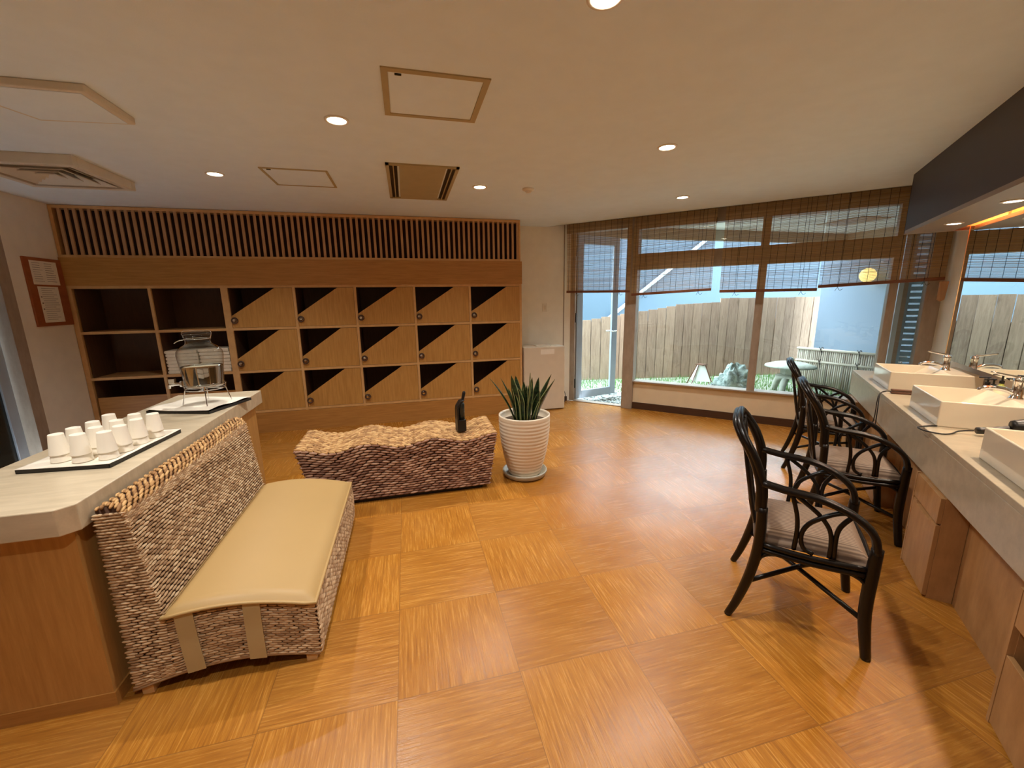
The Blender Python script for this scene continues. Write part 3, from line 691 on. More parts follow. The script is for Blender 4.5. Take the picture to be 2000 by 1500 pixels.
t2 = tray('serving_tray', -1.255, 1.725, -.33, .215, .19, 'black tray with rumpled paper under the water dispenser')
liner(t2, .213, .19, .012, 'rumpled white paper lining the dispenser tray')
cups = [(-1.346, .681, 'nearest left corner of the tray'), (-1.258, .655, 'front edge, second from the left corner'), (-1.165, .66, 'front right corner of the tray'), (-1.16, .752, 'right edge, second from the front'),
        (-1.152, .855, 'right edge, third from the front'), (-1.135, .95, 'right edge, nearest the dispenser'), (-1.348, .775, 'left column, second from the front'), (-1.335, .865, 'left column, third from the front'),
        (-1.25, .752, 'middle column behind the front row'), (-1.34, 1.0, 'left column, farthest back'), (-1.24, .862, 'middle column, third from the front'), (-1.225, .975, 'middle column, farthest back')]
def cupmesh():
    mb = MB(); mb.lathe([(k_ * .91, z_ * .91) for k_, z_ in [(.0365, 0), (.0385, .0015), (.0375, .004), (.0275, .096), (.0265, .099), (.0255, .0965), (0, .0955), (0, .0945), (.0248, .095), (.0352, .005), (.0362, .001)]], 28, cap=False); return mb
cup0 = None
for x, y, lb in cups:
    jx, jy = random.uniform(-.004, .004), random.uniform(-.004, .004)
    for lv_ in (0, 1):
        z = .8865 + lv_ * .031
        if cup0 is None: c = cup0 = obj('paper_cup', cupmesh(), MT['cup'], smooth=True)
        else: c = cup0.copy(); COL.objects.link(c)
        c.location = (x + jx - .012, y + jy + .02, z)
        tag(c, ('upper' if lv_ else 'lower') + ' white upturned paper cup of the nested pair, ' + lb, 'cup', 'upturned paper cups on the tray')
# dispenser
dx, dy = -1.225, 1.745
wd = thing('water_dispenser', 'glass water jar with tap on a wire stand at the far counter end', 'water dispenser', (dx, dy, .886))
prof = [(.0, .112), (.10, .112), (.108, .12), (.112, .15), (.122, .26), (.129, .33), (.125, .355), (.10, .385), (.075, .40), (.07, .41), (.07, .44), (.078, .446), (.078, .458), (.072, .462)]
mb = MB(); mb.lathe(prof, 40, cap=False); obj('jar', mb, MT['jar'], wd, smooth=True)
mb = MB(); mb.lathe([(0, .1185), (.099, .1185), (.105, .13), (.116, .245), (.1165, .255), (0, .255)], 40); obj('water', mb, MT['water'], wd, smooth=True)
mb = MB(); mb.lathe([(.079, .462), (.082, .466), (.082, .474), (.07, .48), (.02, .484), (0, .484)], 32); ld_ = obj('lid', mb, MT['jar'], wd, smooth=True)
mb = MB(); mb.tube([(.074 * math.cos(a), .074 * math.sin(a), .435) for a in [k * PI / 12 for k in range(25)]], .002, 6, smooth=0); mb.tube([(-.07, -.02, .43), (-.10, -.03, .425), (-.12, -.04, .41)], .003, 6); mb.tube([(-.074, 0, .435), (-.085, 0, .47), (-.07, 0, .488), (0, 0, .488), (.07, 0, .487), (.084, 0, .47), (.074, 0, .435)], .002, 6); obj('wire_clasp', mb, MT['chrome'], ld_, smooth=True)
mb = MB()
for z, r in ((.10, .112), (.128, .118)): mb.tube([(r * math.cos(a), r * math.sin(a), z) for a in [k * PI / 16 for k in range(33)]], .0032, 6, smooth=0)
mb.tube([(-.11, 0, .10), (.11, 0, .10)], .003, 6, smooth=0); mb.tube([(0, -.11, .10), (0, .11, .10)], .003, 6, smooth=0)
stn = obj('wire_stand', mb, MT['chrome'], wd, smooth=True)
for k in range(4):
    a = .35 + k * PI / 2; c, s = math.cos(a), math.sin(a); mb = MB(); mb.tube([(.115 * c, .115 * s, .128), (.112 * c, .112 * s, .10), (.135 * c, .135 * s, .0)], .0032, 6, smooth=0); obj('leg', mb, MT['chrome'], stn)
tp = MB(); Mx = Matrix.Translation((-.105, -.05, .145)) @ Matrix.Rotation(-PI / 2, 4, 'Y'); tp.lathe([(.02, 0), (.02, .012), (.01, .014), (.01, .05), (.013, .052), (.013, .066)], 14, M=Mx)
tp.tube([(-.165, -.05, .145), (-.18, -.05, .14), (-.185, -.05, .118)], .009, 10); tp.box(-.178, -.065, .153, -.145, -.035, .182)
obj('tap', tp, MT['chrome'], wd, smooth=False, bevel=.002)

# ------------------------------------------------------------------ woven sofa
sf = thing('woven_sofa', 'low armless seagrass sofa with tall back against the counter', 'sofa', (-.670, .88, 0))
# local: x -.35..+.34, y -.6..+.6
Y0, Y1 = -.595, .61
def backfront(z): return -.205 - .055 * min(1, max(0, (z - .36) / .43))   # x of the back's front face
XB = -.352                                     # rear face
def ztop(x):                                   # seat top
    u = (x + .21) / .54; return .322 + .036 * math.sin(PI * min(1, max(0, u * .85 + .12))) - .035 * u * u
def zbot(x):
    u = (x + .352) / .69; return .035 + .055 * math.sin(PI * u)
prof = [(x, zbot(x)) for x in [-.352 + .69 * k / 14 for k in range(15)]]
prof += [(.345, .12), (.348, .22), (.338, ztop(.33))]
prof += [(x, ztop(x)) for x in [.33 - .53 * k / 10 for k in range(1, 11)]]
prof += [(-.205, .36), (-.222, .50), (-.238, .62), (-.254, .75), (-.260, .785), (-.275, .815), (-.305, .828), (-.352, .81)]
def shrink(p, d):
    cx = sum(a for a, b in p) / len(p); out = []
    n = len(p)
    for i in range(n):
        a, b, c = Vector(p[i - 1]), Vector(p[i]), Vector(p[(i + 1) % n]); t = (c - a).normalized(); out.append((b.x - t.y * d, b.y + t.x * d))
    return out
core = shrink(prof, .006)
mb = MB(); mb.prism(core, Y0 + .006, Y1 - .006, 1, fn=lambda x, z, y: (x, y, z))
rh, el = .0118, .036
LY_ = Y1 - Y0
# back front face
bf = [(-.205, .35), (-.222, .50), (-.238, .62), (-.254, .75), (-.262, .79)]
def lerp(pts, v):
    n = len(pts) - 1; k = min(int(v * n), n - 1); q = v * n - k; return (pts[k][0] * (1 - q) + pts[k + 1][0] * q, pts[k][1] * (1 - q) + pts[k + 1][1] * q)
def P_back(u, v): x, z = lerp(bf, v); return (x, Y0 + LY_ * u, z)
mb.weave(P_back, LY_, .46, rh, el, tilt=0)
tpf = [(-.260, .785), (-.275, .815), (-.305, .828), (-.352, .812)]
mb.weave(lambda u, v: (lerp(tpf, v)[0], Y0 + LY_ * u, lerp(tpf, v)[1]), LY_, .11, .0130, .036, tilt=.35, bulge=.6, mi=2)
# near end: back column and seat base
def P_end(y, sg):
    def fn(u, v):
        z = .04 + .76 * v; x0 = XB + .006; x1 = (backfront(z) + .0) if z > .36 else -.20
        z2 = z if v > .1 else z + (zbot(XB + (x1 - XB) * u) - .035) * (1 - v / .1)
        return ((x0 + (x1 - x0) * u) if sg > 0 else (x1 + (x0 - x1) * u), y, z2)
    return fn
def P_seat(y, sg):
    def fn(u, v):
        x = -.20 + .54 * u if sg > 0 else .34 - .54 * u; a, b = zbot(x), ztop(x) - .004; return (x, y, a + (b - a) * v)
    return fn
for y, sg in ((Y0, 1), (Y1, -1)):
    mb.weave(P_end(y, sg), .13, .76, rh, .034, tilt=-.02); mb.weave(P_seat(y, sg), .54, .27, rh, .036, tilt=-.02)
# front skirt and seat top
mb.weave(lambda u, v: (.345 + .004 * math.sin(PI * v), Y0 + LY_ * u, .04 + (ztop(.33) - .045) * v), LY_, .25, rh, el)
for y in (Y0, Y1):      # braided rim under the seat ends
    mb.tube([(x, y + (.002 if y < 0 else -.002), zbot(x) - .002) for x in [-.352 + .69 * k / 10 for k in range(11)]], .007, 6)
obj('woven_frame', mb, [MT['weave'], MT['core'], MT['weave2']], sf, smooth=True)
mb = MB()       # cushion
cx = [(-.20 + .55 * k / 20) for k in range(21)]
ya, yb = Y0 - .022, Y1 - .01
def ctop(u, v):
    x = -.205 + .555 * u; e = min(1, min(u, 1 - u) * 14) ** .5 * min(1, min(v, 1 - v) * 30) ** .5
    xx = x; rr = .05
    y = ya + (yb - ya) * v
    return (xx, y, ztop(min(x, .33)) + .004 + .030 * e)
mb.grid(ctop, 40, 60); mb.grid(lambda u, v: (ctop(1 - u, v)[0], ctop(u, v)[1], ztop(min(ctop(1 - u, v)[0], .33)) - .002 + .006), 40, 60)
o = obj('seat_cushion', mb, MT['cushion'], sf, smooth=True)
mb = MB(); loop = [(-.203, ya + .003), (.348, ya + .003), (.348, yb - .003), (-.203, yb - .003)]
pts = []
for i in range(4):
    a, b = loop[i], loop[(i + 1) % 4]
    for k in range(14): q = k / 14; x, y = a[0] + (b[0] - a[0]) * q, a[1] + (b[1] - a[1]) * q; pts.append((x, y, ztop(min(x, .33)) + .008))
pts.append(pts[0]); mb.tube(pts, .007, 8, smooth=1); obj('piping', mb, MT['cushion'], o, smooth=True)
for xa, xb, dxx in ((-.165, -.10, .012), (.075, .138, -.002)):
    mb = MB(); y = Y0 - .011; za = ztop((xa + xb) / 2) + .002; zb = zbot((xa + xb) / 2) - .004
    nseg = 8; vs = []
    for k in range(nseg + 1):
        q = k / nseg; z = za + (zb - za) * q; yy = y - .008 * math.sin(q * PI) * .4
        for x in (xa, xb): vs.append((x + dxx * q, yy, z + (zbot(x) - zbot((xa + xb) / 2)) * q))
    fs = [(2 * k, 2 * k + 1, 2 * k + 3, 2 * k + 2) for k in range(nseg)]; mb.add(vs, fs)
    so = obj('strap', mb, MT['strap'], sf); m_ = so.modifiers.new('thick', 'SOLIDIFY'); m_.thickness = .003; m_.offset = 0
for x, y in ((-.31, Y0 + .03), (.30, Y0 + .03), (-.31, Y1 - .03), (.30, Y1 - .03)):
    mb = MB(); mb.box(x - .02, y - .022, 0, x + .02, y + .022, .06); obj('leg', mb, MT['oaklight'], sf)

# ------------------------------------------------------------------ wavy woven bench
bn = thing('woven_bench', 'backless woven bench with a wavy top in the middle of the room', 'bench', (.02, 1.96, 0))
BL0, BL1, bl0, bl1 = -.745, .755, -.64, .69; BW = .245; bw = .215
def bz(u): return .472 + .022 * math.cos(2 * PI * 3 * u)
def side(yt, yb_, x0t, x1t, x0b, x1b):
    def fn(u, v):
        xt = x0t + (x1t - x0t) * u; xb = x0b + (x1b - x0b) * u; q = v ** .8
        return (xb + (xt - xb) * q, yb_ + (yt - yb_) * q, .03 + ((bz(u) if abs(yt) == BW and yt == yt else .49) - .03) * v)
    return fn
mb = MB(); n = 30; vs = []; top = []
for j, (y, yy) in enumerate(((-BW + .012, -bw + .012), (BW - .012, bw - .012))):
    for k in range(n + 1):
        u = k / n; vs.append((BL0 + .01 + (BL1 - BL0 - .02) * u, y, bz(u) - .012)); vs.append((bl0 + .01 + (bl1 - bl0 - .02) * u, yy, .03))
o_ = 2 * (n + 1); fs = []
for k in range(n):
    a = 2 * k; fs += [(a, a + 1, a + 3, a + 2), (o_ + a, o_ + a + 2, o_ + a + 3, o_ + a + 1), (a, a + 2, o_ + a + 2, o_ + a), (a + 1, o_ + a + 1, o_ + a + 3, a + 3)]
fs += [(0, o_, o_ + 1, 1), (2 * n, 2 * n + 1, o_ + 2 * n + 1, o_ + 2 * n)]
mb.add(vs, fs, 1)
rb = .0205; eb = .060
mb.weave(lambda u, v: (bl0 + (bl1 - bl0) * u + ((BL0 - bl0) * (1 - u) + (BL1 - bl1) * u) * v, -(bw + (BW - bw) * v), .035 + (bz(u) - .04) * v), 1.47, .44, rb, eb, bulge=.5)
mb.weave(lambda u, v: (bl1 + (bl0 - bl1) * u + ((BL1 - bl1) * (1 - u) + (BL0 - bl0) * u) * v, (bw + (BW - bw) * v), .035 + (bz(1 - u) - .04) * v), 1.47, .44, .035, .1, bulge=.5)
mb.weave(lambda u, v: (bl1 + (BL1 - bl1) * v, -bw + 2 * bw * u + (u - .5) * 2 * (BW - bw) * v, .035 + (bz(1) - .04) * v), .45, .44, rb, eb, bulge=.5)
mb.weave(lambda u, v: (bl0 + (BL0 - bl0) * v, bw - 2 * bw * u - (u - .5) * 2 * (BW - bw) * v, .035 + (bz(0) - .04) * v), .45, .44, rb, eb, bulge=.5)
mb.weave(lambda u, v: (BL0 + (BL1 - BL0) * u, -BW + 2 * BW * v, bz(u) - .004), 1.5, 2 * BW, .021, .05, bulge=.55, alt=.42, mi=2)
obj('woven_body', mb, [MT['weave3'], MT['core'], MT['weave2']], bn, smooth=True)
mb = MB(); mb.box(bl0 + .05, -bw + .03, 0, bl1 - .05, bw - .03, .035); obj('base', mb, MT['black'], bn)
lr = thing('lint_roller', 'dark capped roller with a handle standing on the wavy bench', 'lint roller', (.515, 1.915, .468), .2)
mb = MB(); mb.prism([(-.038, 0), (.038, 0), (.038, .10), (-.022, .10), (-.022, .20), (.0, .245), (.03, .262), (.03, .27), (-.004, .262), (-.032, .22), (-.038, .19)], -.034, .034, fn=lambda a, b, c: (a, c, b)); obj('case', mb, MT['black'], lr, bevel=.004)
mb = MB(); mb.lathe([(.030, .09), (.030, .225), (.024, .245), (0, .25)], 20, (.007, 0, 0)); obj('roll', mb, MT['darkglass'], lr, smooth=True)
mb = MB(); mb.tube([(.02, 0, .25), (.026, 0, .275), (.036, 0, .32), (.038, 0, .335)], [.009, .013, .014, .009], 10); obj('handle', mb, MT['black'], lr, smooth=True)

# ------------------------------------------------------------------ snake plant
pt = thing('snake_plant', 'snake plant in a ribbed cream pot beside the wavy bench', 'potted plant', (1.075, 1.93, 0))
mb = MB(); mb.lathe([(0, .008), (.17, .008), (.185, .012), (.198, .045), (.198, .055), (.188, .055), (.175, .022), (0, .02)], 48); obj('saucer', mb, MT['saucer'], pt, smooth=True)
pr_ = [(.0, .024), (.135, .024)]
nz = 90
def prad(q): return .137 + (.222 - .137) * (1 - (1 - q) ** 2.1)
for k in range(nz + 1):
    q = k / nz; z = .026 + .53 * q; pr_.append((prad(q) + (.0042 * abs(math.sin(q * PI * 17)) if q < .95 else .003), z))
pr_ += [(.224, .565), (.214, .567), (.208, .55), (.2, .50), (0, .50)]
mb = MB(); mb.lathe(pr_, 56); obj('pot', mb, MT['pot'], pt, smooth=True)
mb = MB(); mb.lathe([(.2, .501), (.1, .508), (0, .51)], 24); obj('soil', mb, MT['soil'], pt)
rs = random.Random(11)
leaves = []
for k in range(20):
    a = rs.uniform(0, 2 * PI); r = rs.uniform(.01, .095); leaves.append((r * math.cos(a), r * math.sin(a), rs.uniform(.22, .38), a, rs.uniform(.0, .22), rs.uniform(.034, .046)))
leaves += [(-.08, 0, .40, PI, .50, .014), (-.06, -.02, .40, PI, .34, .014), (.08, -.02, .36, 0, .50, .04), (.09, 0, .40, .1, .38, .03), (.03, -.02, .43, 0, .05, .046), (-.05, -.02, .42, PI, .15, .042)]
for (x, y, h, a, lean, wd_) in leaves:
    mb = MB(); tw = rs.uniform(-.9, .9); n = 9; vs = []; ca, sa = math.cos(a), math.sin(a); fa = a + PI / 2 + tw if lean < .3 else rs.uniform(-.4, .4)
    for k in range(n + 1):
        q = k / n; wq = wd_ * (.62 + .55 * q if q < .6 else .95 * ((1 - q) / .4) ** .7 + .0) * (1.0)
        b = lean * h * q * (.6 + .5 * q); cx_, cy_ = x + ca * b, y + sa * b; z = .5 + h * q; ta = fa + .5 * q
        ux, uy = math.cos(ta), math.sin(ta)
        vs += [(cx_ - ux * wq, cy_ - uy * wq, z), (cx_ + uy * wq * .25, cy_ - ux * wq * .25, z), (cx_ + ux * wq, cy_ + uy * wq, z)]
    fs = []
    for k in range(n): a_ = 3 * k; fs += [(a_, a_ + 1, a_ + 4, a_ + 3), (a_ + 1, a_ + 2, a_ + 5, a_ + 4)]
    mb.add(vs, fs); lf = obj('leaf', mb, MT['leaf'], pt, smooth=True)
    uvl = lf.data.uv_layers.new(name='UVMap')
    for lp in lf.data.loops: i = lp.vertex_index; uvl.data[lp.index].uv = ((i % 3) / 2, (i // 3) / n)
    m_ = lf.modifiers.new('thick', 'SOLIDIFY'); m_.thickness = .004

# ------------------------------------------------------------------ vanity (local frame: x = t, y = s)
CT = 1.965
vc = thing('vanity_counter', 'long grey vanity worktop with deep front edge along the mirror', 'worktop', TS(CT, 1.5, 0), A45)
mb = MB(); mb.box(0, -3.1, .76, WT - CT, 2.97, .79); mb.box(0, -3.1, .555, .03, 2.97, .76); mb.box(.03, 2.94, .555, WT - CT, 2.97, .76)
obj('counter_slab', mb, MT['stoneg'], vc, bevel=.003)
kp = thing('knee_panel', 'wooden panel closing the leg space under the vanity', 'panel', TS(2.06, 1.5, 0), A45)
mb = MB(); mb.box(0, -3.1, 0, .02, 2.9, .755); obj('panel', mb, MT['vanwood'], kp)
def cab(s0, s1, label, gap=False):
    t = thing('vanity_cabinet', label, 'cabinet', TS(1.945, s0, 0), A45, 'small cabinets under the vanity'); W = s1 - s0
    mb = MB(); mb.box(.018, 0, 0, .113, W, .553); 
    if gap: mb = MB(); mb.box(.018, W - .02, 0, .113, W, .553); mb.box(.1, 0, 0, .113, W, .553); mb.box(.018, 0, 0, .1, .02, .553)
    mb.box(0, W - .018, 0, .02, W, .553)
    obj('body', mb, MT['vanwood'], t)
    W2 = W - .022
    mb = MB(); z0 = .415; mb.box(0, .003, z0, .018, W2, .55); d = obj('drawer', mb, MT['vanwood'], t, bevel=.0015)
    if gap:
        mb = MB(); Mx = Matrix.Translation((-.004, W2 - .07, .48)) @ Matrix.Rotation(PI / 2, 4, 'Y'); mb.lathe([(.008, 0), (.008, .004)], 12, M=Mx); obj('knob', mb, MT['black'], d)
        mb = MB(); mb.box(0, .003, .01, .018, W2, .295, M=Matrix.Translation((0, 0, 0))); obj('door', mb, MT['vanwood'], t, bevel=.0015)
    else:
        mb = MB(); mb.prism([(.003, .01), (W2, .01), (W2, .405), (W2 - .05, .405), (W2 - .06, .39), (.11, .39), (.10, .405), (.003, .405)], 0, .018, fn=lambda a, b, c: (c, a, b)); obj('door', mb, MT['vanwood'], t, bevel=.0015)
    return t
cab(1.78, 2.16, 'narrow wooden cabinet between the near chair and the second chair')
cab(2.90, 3.28, 'narrow wooden cabinet between the second chair and the farthest chair')
cab(3.98, 4.36, 'narrow wooden cabinet beyond the farthest chair by the window')
cab(.55, 1.045, 'wooden cabinet with an open slot at the lower right corner of the picture', True)
# basins
def basin_mesh(D, W, Hh):
    # outer box, wide rim, slopes to a drain line; local x 0..D (0 = front), y 0..W
    mb = MB(); rim = .012; z1 = Hh; z2 = .035; bx = D - .17
    O = [(0, 0), (D, 0), (D, W), (0, W)]; vs = [(x, y, 0) for x, y in O] + [(x, y, z1) for x, y in O]
    I = [(rim, rim), (bx, rim), (bx, W - rim), (rim, W - rim)]; vs += [(x, y, z1) for x, y in I]
    B = [(rim + .02, rim + .02), (bx - .14, rim + .02), (bx - .14, W - rim - .02), (rim + .02, W - rim - .02)]; vs += [(x, y, z2) for x, y in B]
    fs = [(0, 3, 2, 1)] + [(i, (i + 1) % 4, 4 + (i + 1) % 4, 4 + i) for i in range(4)] + [(4 + i, 4 + (i + 1) % 4, 8 + (i + 1) % 4, 8 + i) for i in range(4)] + [(8 + i, 8 + (i + 1) % 4, 12 + (i + 1) % 4, 12 + i) for i in range(4)] + [(12, 13, 14, 15)]
    return mb.add(vs, fs)
BT = 2.03
def basin(s0, label):
    t = thing('wash_basin', label, 'sink', TS(BT, s0, .79), A45, 'rectangular white basins on the vanity')
    obj('bowl', basin_mesh(.52, .525, .15), MT['porcelain'], t, bevel=.006, seg=3)
    mb = MB(); mb.lathe([(.022, .036), (.022, .04), (.016, .042), (0, .041)], 20, (.17, .26, 0)); obj('drain', mb, MT['chrome'], t, smooth=True)
    return t
def faucet(s0, label):
    t = thing('faucet', label, 'faucet', TS(2.41, s0 + .26, .94), A45, 'chrome lever faucets on the basins')
    mb = MB(); mb.lathe([(.030, 0), (.030, .006), (.024, .01), (.023, .095), (.025, .10), (.025, .118), (.015, .126), (0, .127)], 24); obj('body', mb, MT['chrome'], t, smooth=True)
    mb = MB(); mb.tube([(-.01, 0, .03), (-.05, 0, .05), (-.10, 0, .058), (-.145, 0, .05), (-.15, 0, .035)], [.015, .015, .013, .012, .011], 12); obj('spout', mb, MT['chrome'], t, smooth=True)
    mb = MB(); mb.tube([(0, 0, .125), (-.04, 0, .132), (-.12, 0, .150)], [.010, .008, .006], 10); obj('lever', mb, MT['chrome'], t, smooth=True)
for s0, a, b in ((3.40, 'rectangular white basin farthest along, nearest the window', 'chrome lever faucet on the basin nearest the window'), (2.31, 'white basin second from the window, behind the middle chair', 'chrome lever faucet on the middle basin'), (1.235, 'nearest white basin, cut by the right picture edge', 'chrome lever faucet on the nearest basin'), ):
    basin(s0, a); faucet(s0, b)
# mirror
mi = thing('wall_mirror', 'long wall mirror above the vanity reflecting blinds and fence', 'mirror', TS(2.49, 1.3, 1.0), A45)
mb = MB(); mb.box(0, -2.9, 0, .125, 2.69, 1.30); obj('mirror_body', mb, MT['oaklight'], mi)
mb = MB(); mb.box(-.004, -2.9, .0, 0, 2.68, 1.30); obj('mirror_glass', mb, MT['mirror'], mi)
mb = MB(); mb.box(-.006, 2.68, 0, .0, 2.69, 1.30); obj('edge_strip', mb, MT['oaklight'], mi)
# soffit
mb = MB(); mb.box(2.12, -1.7, 2.09, 2.14, 4.14, H); mb.box(2.12, 4.12, 2.065, WT, 4.14, H)
so = struct('trim_6', mb, MT['soffit'], rotz=A45)
mb = MB(); mb.box(2.12, -1.7, 2.062, 2.425, 4.12, 2.09); struct('trim_7', mb, MT['soffitb'], rotz=A45)
mb = MB(); mb.box(2.14, 4.118, 2.09, WT, 4.12, H); mb.box(2.14, -1.7, 2.32, WT, 4.118, 2.34); mb.box(2.14, -1.7, 2.09, 2.16, 4.118, 2.32); [mb.box(2.16, q, 2.09, 2.40, q + .05, 2.3) for q in (.3, 1.4, 2.5, 3.6)]; struct('trim_8', mb, MT['orange'], rotz=A45)
mb = MB(); mb.box(2.12, 4.14, 2.060, WT, 4.145, 2.068); struct('trim_9', mb, MT['offwhite'], rotz=A45)
for s, lb in ((3.604, 'small bright light under the soffit, nearest the window'), (2.735, 'small bright light under the soffit, second from the window'), (1.87, 'small added light under the soffit above the nearest basin, out of view'), (1.0, 'small added light under the soffit beyond the picture edge')):  # last two are out of view, added at the same spacing for their light
    x, y, z = TS(2.285, s, 2.062); downlight('soffit_light', x, y, z, lb, .04, K_VAN, (1, .80, .60), 'bulbw')
for s in (.6, 2.1, 3.58):
    cvl = thing('cove_tube', 'warm orange tube light in the narrow cove above the mirror' , 'light', TS(2.20, s, 2.11), A45, 'cove tube lights')
    mb = MB(); mb.tube([(0, -.5, 0), (0, .5, 0)], .012, 8, smooth=0); obj('tube', mb, emis('cove_glow', (1, .55, .22, 1), 3), cvl)
    L = bpy.data.lights.new('lamp', 'AREA'); L.shape = 'RECTANGLE'; L.size = .03; L.size_y = 1.0; L.energy = K_COVE; L.color = (1, .50, .18)
    o = bpy.data.objects.new('lamp', L); COL.objects.link(o); o.parent = cvl; o.location = (.02, 0, .02); o.rotation_euler = (0, -PI * .62, 0)
# items on the vanity
fi = thing('flat_iron', 'brown hair straightener lying beside the far basin, cord hanging down', 'hair straightener', TS(2.02, 3.27, .79), A45)
mb = MB(); mb.box(0, -.016, 0, .17, .016, .018); mb.box(.0, -.014, .021, .16, .014, .036); obj('arms', mb, MT['iron'], fi, bevel=.005)
mb = MB(); mb.tube([(0, 0, .015), (-.05, -.03, .016), (-.085, -.08, -.02), (-.09, -.1, -.16), (-.095, -.09, -.24)], .0035, 6); mb.tube([(-.03, -.02, .016), (-.08, -.10, .006), (-.088, -.14, -.1), (-.09, -.16, -.22)], .0035, 6); obj('cord', mb, MT['cord'], fi, smooth=True)
hd = thing('hair_dryer', 'black hair dryer lying between the nearest and middle basins', 'hair dryer', TS(2.17, 2.18, .79), A45)
mb = MB(); mb.tube([(-.02, 0, .03), (.04, .01, .035), (.12, .02, .05)], [.018, .02, .024], 12); obj('handle', mb, MT['black'], hd, smooth=True)
mb = MB(); mb.tube([(.10, .0, .07), (.16, .0, .075), (.24, .0, .085), (.29, 0, .09)], [.03, .044, .045, .036], 16); obj('barrel', mb, MT['black'], hd, smooth=True)
mb = MB(); mb.tube([(-.03, 0, .028), (-.08, .02, .012), (-.12, -.03, .006), (-.17, -.06, .005), (-.23, -.03, .006), (-.24, .04, .005), (-.18, .10, .005), (-.14, .12, .005)], .004, 6); obj('cord', mb, MT['cord'], hd, smooth=True)
def pump(name, t, s, h, r, mat, label, cat='soap bottle', g='pump bottles by the mirror'):
    o = thing(name, label, cat, TS(t, s, .79), A45, g); 
    mb = MB(); mb.lathe([(0, 0), (r, .0), (r, h * .75), (r * .8, h * .85), (r * .35, h * .9), (r * .35, h)], 20); obj('bottle', mb, mat, o, smooth=True)
    mb = MB(); mb.lathe([(r * .4, h * .95), (r * .4, h * 1.04), (.005, h * 1.05), (.005, h * 1.2), (.012, h * 1.21), (.012, h * 1.25), (0, h * 1.25)], 14); mb.tube([(0, 0, h * 1.23), (-.045, 0, h * 1.22)], .005, 6, smooth=0); obj('pump_head', mb, MT['black'], o)
pump('pump_bottle', 2.44, 3.02, .165, .032, MT['amber'], 'dark brown pump bottle behind the middle basin, left of the pair')
pump('pump_bottle', 2.44, 2.94, .165, .032, MT['amber'], 'dark brown pump bottle behind the middle basin, right of the pair')
pump('pump_bottle', 2.45, 2.87, .20, .030, MT['green'], 'yellow green pump bottle beside the two brown ones')

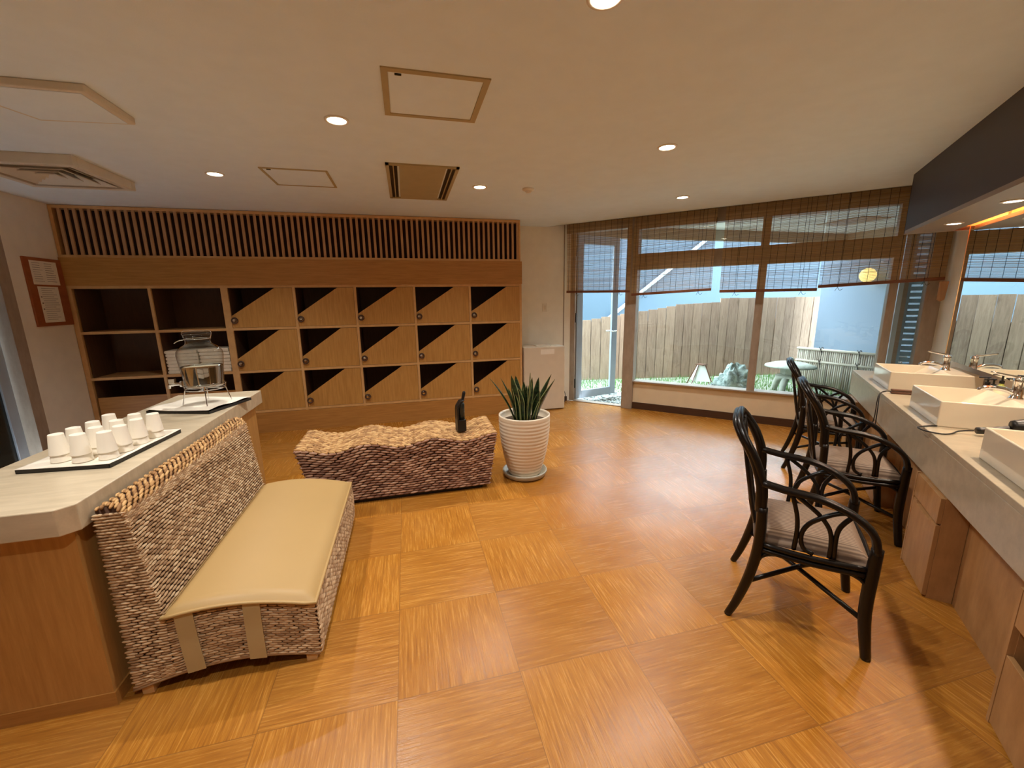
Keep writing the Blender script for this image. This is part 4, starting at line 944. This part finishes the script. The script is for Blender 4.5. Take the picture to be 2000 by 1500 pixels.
# ------------------------------------------------------------------ rattan chairs (local x forward, y lateral)
def chair(label):
    t = thing('rattan_armchair', label, 'chair', (0, 0, 0), 0, 'black rattan armchairs at the vanity'); rt = MT['rattan']; hw = .245
    for sg in (-1, 1):
        y = sg * hw
        mb = MB(); mb.tube([(0, y, 0), (.03, y, .08), (.068, y, .22), (.093, y, .367), (.098, y, .50), (.095, y, .60)], [.016, .019, .022, .023, .023, .022], 8); obj('leg', mb, rt, t, smooth=True)
        mb = MB(); mb.tube([(.532, y, 0), (.52, y, .08), (.503, y, .22), (.504, y, .40), (.508, y, .52)], [.019, .021, .024, .025, .022], 8); obj('leg', mb, rt, t, smooth=True)
        mb = MB()
        for o in (-.0095, .0095):
            mb.tube([(.085, y + o, .717), (.165, y + o, .703), (.294, y + o, .690), (.384, y + o, .661), (.456, y + o, .616), (.495, y + o, .565), (.508, y + o, .50)], .0150, 8)
        a = .0100
        mb.tube([(.199, y, .69), (.225, y, .60), (.233, y, .52), (.229, y, .43)], a, 6)
        mb.tube([(.211, y, .69), (.265, y, .65), (.311, y + .006, .608), (.345, y, .56), (.357, y, .50), (.357, y, .43)], a, 6)
        mb.tube([(.40, y, .650), (.36, y, .638), (.311, y - .006, .608), (.27, y, .565), (.25, y, .51), (.262, y, .45), (.30, y, .43)], a, 6)
        mb.tube([(.415, y, .64), (.38, y, .585), (.37, y, .53), (.373, y, .43)], a, 6)
        obj('armrest', mb, rt, t, smooth=True)
    mb = MB()
    for o in (0, .014):      # back hoop, double cane
        mb.tube([(.096 - o, -hw, .58), (.090 - o, -hw, .70), (.052 - o, -hw + .008 + o, .815), (.002 - o, -hw + .03 + o, .90), (-.028 - o, -.15 + o, .950 - o * .4), (-.034 - o, -.07, .968 - o * .5), (-.034 - o, .07, .968 - o * .5), (-.028 - o, .15 - o, .950 - o * .4), (.002 - o, hw - .03 - o, .90), (.052 - o, hw - .008 - o, .815), (.090 - o, hw, .70), (.096 - o, hw, .58)], .0170, 8)
    for sg in (-1, 1):
        mb.tube([(-.02, sg * .17, .93), (-.005, sg * .12, .86), (.005, sg * .05, .80), (.025, -sg * .03, .70), (.05, -sg * .085, .56), (.07, -sg * .05, .46), (.08, -sg * .02, .42)], .011, 8)
        mb.tube([(-.02, sg * .03, .95), (.0, sg * .07, .84), (.03, sg * .11, .68), (.06, sg * .08, .52), (.08, sg * .05, .42)], .010, 8)
    obj('backrest', mb, rt, t, smooth=True)
    mb = MB()
    for z, r in ((.418, .013), (.392, .013)):
        mb.tube([(.095, -hw, z), (.30, -hw - .006, z - .008), (.50, -hw, z)], r, 8); mb.tube([(.095, hw, z), (.30, hw + .006, z - .008), (.50, hw, z)], r, 8)
        mb.tube([(.50, -hw, z), (.515, 0, z), (.50, hw, z)], r, 8); mb.tube([(.095, -hw, z), (.085, 0, z), (.095, hw, z)], r, 8)
    for sg in (-1, 1):
        y = sg * hw
        mb.tube([(.085, y, .27), (.11, y, .355), (.17, y, .385), (.24, y, .388)], .01, 6); mb.tube([(.50, y, .28), (.485, y, .355), (.43, y, .385), (.37, y, .388)], .01, 6)
    obj('seat_frame', mb, rt, t, smooth=True)
    mb = MB(); mb.tube([(.068, -hw, .21), (.29, 0, .215), (.503, hw, .18)], .011, 8, smooth=0); mb.tube([(.068, hw, .21), (.29, 0, .20), (.503, -hw, .18)], .011, 8, smooth=0); obj('stretcher', mb, rt, t, smooth=True)
    mb = MB()
    def cf(u, v):
        x = .085 + .425 * u; y = (-.225 + .45 * v) * (.94 + .06 * u); e = min(1, min(u, 1 - u) * 9, min(v, 1 - v) * 9); e = max(0, e) ** .5
        return (x, y, .415 + .055 * e + .01 * math.sin(PI * u) * math.sin(PI * v))
    mb.grid(cf, 28, 28); mb.grid(lambda u, v: (cf(1 - u, v)[0], cf(u, v)[1], .413), 28, 28); obj('seat_cushion', mb, MT['seatfab'], t, smooth=True)
    return t
ch = chair('nearest black rattan armchair, standing clear of the vanity')
ch.location = TS(1.086, 1.395); ch.rotation_euler.z = A45
dup(ch, TS(1.43, 2.54), A45 + .02, 'middle black rattan armchair pushed up to the vanity')
dup(ch, TS(1.405, 3.63), A45 - .03, 'farthest black rattan armchair, nearest the window')
